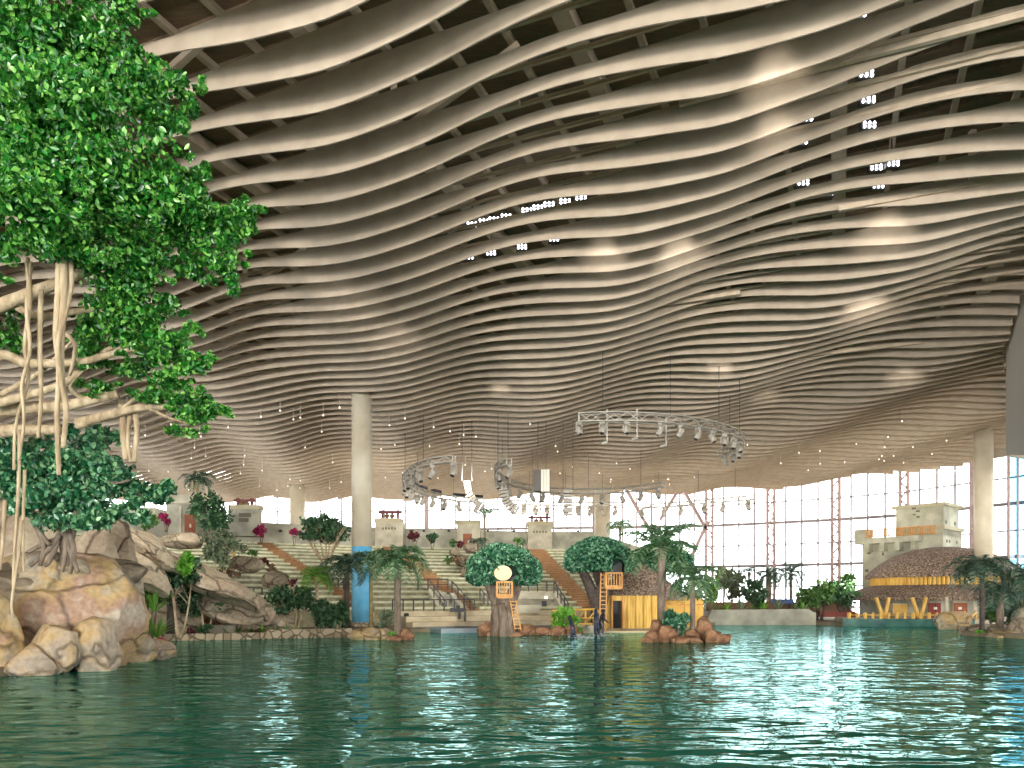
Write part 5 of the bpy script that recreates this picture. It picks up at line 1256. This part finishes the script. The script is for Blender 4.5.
# ------------------------------------------------------------------ people wading
def person(u, label, Y, hgt, sink, bend, mt, lean=0, arms=.4, face=1):
    """continuous skinned body; foot at z=-sink"""
    base = Vector((GX(u, Y), Y, -sink)); s = hgt/1.75; me = bpy.data.meshes.new('body'); bm = bmesh.new()
    sb, cb_ = math.sin(bend), math.cos(bend)
    def T_(x, y, z):
        if z > .95: dz = z-.95; x, z = x+face*sb*dz, .95+cb_*dz
        return base+Vector((x*s, y*s, z*s))
    J = dict(pel=(0, 0, .95), wai=(0, 0, 1.12), che=(0, 0, 1.33), nec=(0, 0, 1.48), hed=(.02, 0, 1.56), top=(.02, 0, 1.70),
             shl=(0, -.19, 1.42), ell=(.06*face+arms*.1, -.27, 1.15), wrl=(.22*face+arms*.2, -.25, .95+arms*.1), hal=(.28*face+arms*.25, -.24, .88+arms*.12),
             shr=(0, .19, 1.42), elr=(-.02, .27, 1.15), wrr=(.1*face, .25, .93), har=(.14*face, .24, .84),
             hil=(0, -.1, .9), knl=(.1*face, -.11, .5), anl=(-.02, -.11, .08), tol=(.16*face, -.12, .03), hir=(0, .1, .9), knr=(-.1*face, .11, .48), anr=(-.24*face, .11, .08), tor=(-.1*face, .12, .03))
    Rr = dict(pel=.15, wai=.13, che=.155, nec=.06, hed=.09, top=.085, shl=.07, ell=.048, wrl=.035, hal=.04, shr=.07, elr=.048, wrr=.035, har=.04, hil=.1, knl=.065, anl=.045, tol=.04, hir=.1, knr=.065, anr=.045, tor=.04)
    E_ = [('pel', 'wai'), ('wai', 'che'), ('che', 'nec'), ('nec', 'hed'), ('hed', 'top'), ('che', 'shl'), ('shl', 'ell'), ('ell', 'wrl'), ('wrl', 'hal'), ('che', 'shr'), ('shr', 'elr'), ('elr', 'wrr'), ('wrr', 'har'),
          ('pel', 'hil'), ('hil', 'knl'), ('knl', 'anl'), ('anl', 'tol'), ('pel', 'hir'), ('hir', 'knr'), ('knr', 'anr'), ('anr', 'tor')]
    vv = {k: bm.verts.new(T_(*p)) for k, p in J.items()}
    names = list(J)
    for side, s1 in (('hal', -1), ('har', 1)):                    # five short fingers
        wv = Vector(J[side])
        for q in range(5):
            tip = (wv.x+.04*face+(.02 if q else .05)*face, wv.y+(q-2)*.016, wv.z-(.07+.012*(q in (2, 3))) if q else wv.z-.03)
            k = side+str(q); J[k] = tip; Rr[k] = .0095; vv[k] = bm.verts.new(T_(*tip)); E_.append((side, k)); names.append(k)
    for a, b_ in E_: bm.edges.new((vv[a], vv[b_]))
    bm.to_mesh(me); bm.free()
    t = thing('person', label, 'person', base)
    o = bpy.data.objects.new('body', me); C.objects.link(o); o.parent = t; o.location = -base; me.materials.append(M[mt])
    md = o.modifiers.new('skin', 'SKIN')
    for i, k in enumerate(names): me.skin_vertices[0].data[i].radius = (Rr[k]*s*(1.45 if Rr[k] > .02 else 1.1),)*2
    me.skin_vertices[0].data[0].use_root = True
    ss = o.modifiers.new('sub', 'SUBSURF'); ss.levels = 1; ss.render_levels = 1
    hp = T_(.02, 0, 1.61)
    hd = MB(); hd.lathe(hp, [(.03, -.13), (.075, -.09), (.095, -.02), (.1, .04), (.08, .1), (.03, .13)], 14, 1, .85); hd.lathe(hp+Vector((.1*face*s, 0, -.02)), [(.02, -.02), (.022, 0), (.008, .025)], 6); hd.lathe(hp+Vector((0, -.085, -.01)), [(.01, -.03), (.02, 0), (.01, .03)], 6); hd.build('head', 'skin', t, True)
    hh = MB(); hh.lathe(hp+Vector((-.015*face, 0, .02)), [(.1, -.04), (.112, .03), (.092, .1), (.035, .14)], 14, 1, .9); hh.build('hair', 'hair', t, True)
    for side in ('hal', 'har'):
        q = T_(*J[side]); MB().lathe(q, [(.02, -.06), (.045, -.02), (.042, .04)], 8).build('glove' if False else 'hand', 'skin', t, True)
    return t
person(573, 'person in a dark blue wetsuit wading alone, bent forward, left of the other two', 45.6, 1.72, .42, .35, 'wet_blue', arms=.9, face=-1)
person(596.5, 'person in a black wetsuit standing in the shallows, reaching left', 46.2, 1.78, .12, .12, 'wet_blue', arms=1.1, face=-1)
person(601.5, 'person in a dark wetsuit standing close behind the one reaching left', 47.0, 1.74, .1, .15, 'wet_black', arms=.4, face=1)
for u, v, w_, s_ in ((574, 636, 8, 1), (600, 636, 9, 2), (585, 638.5, 12, 3)):
    Y = WY(v); mb = MB(); rd = random.Random(s_)
    for k in range(70):
        q = Vector((GX(u, Y)+rd.gauss(0, w_/F*Y*.6), Y+rd.gauss(0, .5), .01+abs(rd.gauss(0, .05)))); r_ = rd.uniform(.02, .1); mb.lathe(q, [(r_*.5, -.01), (r_, .005), (r_*.3, .02)], 6)
    tag(mb.build('splash_foam', 'foam'), 'white splash of foam around the wading person at the left' if u == 574 else ('white splash of foam around the two standing people' if u == 600 else 'thin white foam on the water between the waders'), 'foam', kind='stuff')
# ------------------------------------------------------------------ light
def spot_light(u, v, Yt, Ys, dv, power, size, col=(1, .95, .9), blend=1):
    """unseen spot added close to the baffles to make a glow patch"""
    tgt = P(u, v, Yt); src = Vector((tgt.x*Ys/Yt, Ys, min(16.0, tgt.z-dv)))
    l = bpy.data.lights.new('glow_spot', 'SPOT'); l.energy = power; l.spot_size = size; l.spot_blend = blend; l.color = col; l.shadow_soft_size = .15
    o = bpy.data.objects.new('glow_spot', l); C.objects.link(o); o.location = src; o.rotation_euler = (tgt-src).to_track_quat('-Z', 'Y').to_euler()
def fill_uplight(x, y, z, power, col, tx=0, ty=0):
    l = bpy.data.lights.new('fill_uplight', 'SPOT'); l.energy = power; l.spot_size = 2.7; l.spot_blend = 1; l.color = col; l.shadow_soft_size = .5
    o = bpy.data.objects.new('fill_uplight', l); C.objects.link(o); o.location = (x, y, z); o.rotation_euler = Vector((tx, ty, 1)).to_track_quat('-Z', 'Y').to_euler()
for a in UPS: fill_uplight(*a)  # unseen lamps added to warm and brighten the rear baffles
for a in SPOTS: spot_light(*a)  # added spots without a fixture, one for each glow on the baffles
for s0, t0, pw, sz, cl in FAR:                 # unseen fill spots added behind the viewer to brighten baffles and scene
    l = bpy.data.lights.new('far_fill', 'SPOT'); l.energy = pw; l.spot_size = sz; l.spot_blend = 1; l.color = cl; l.shadow_soft_size = 2.5
    o = bpy.data.objects.new('far_fill', l); C.objects.link(o); o.location = s0; o.rotation_euler = (Vector(t0)-Vector(s0)).to_track_quat('-Z', 'Y').to_euler()

for s0, t0, pw, sz in STAGE:                   # unseen fill spots added overhead to brighten stage, seating and shores
    l = bpy.data.lights.new('stage_fill', 'SPOT'); l.energy = pw; l.spot_size = sz; l.spot_blend = 1; l.color = (1, .95, .86); l.shadow_soft_size = .8
    o = bpy.data.objects.new('stage_fill', l); C.objects.link(o); o.location = s0; o.rotation_euler = (Vector(t0)-Vector(s0)).to_track_quat('-Z', 'Y').to_euler()
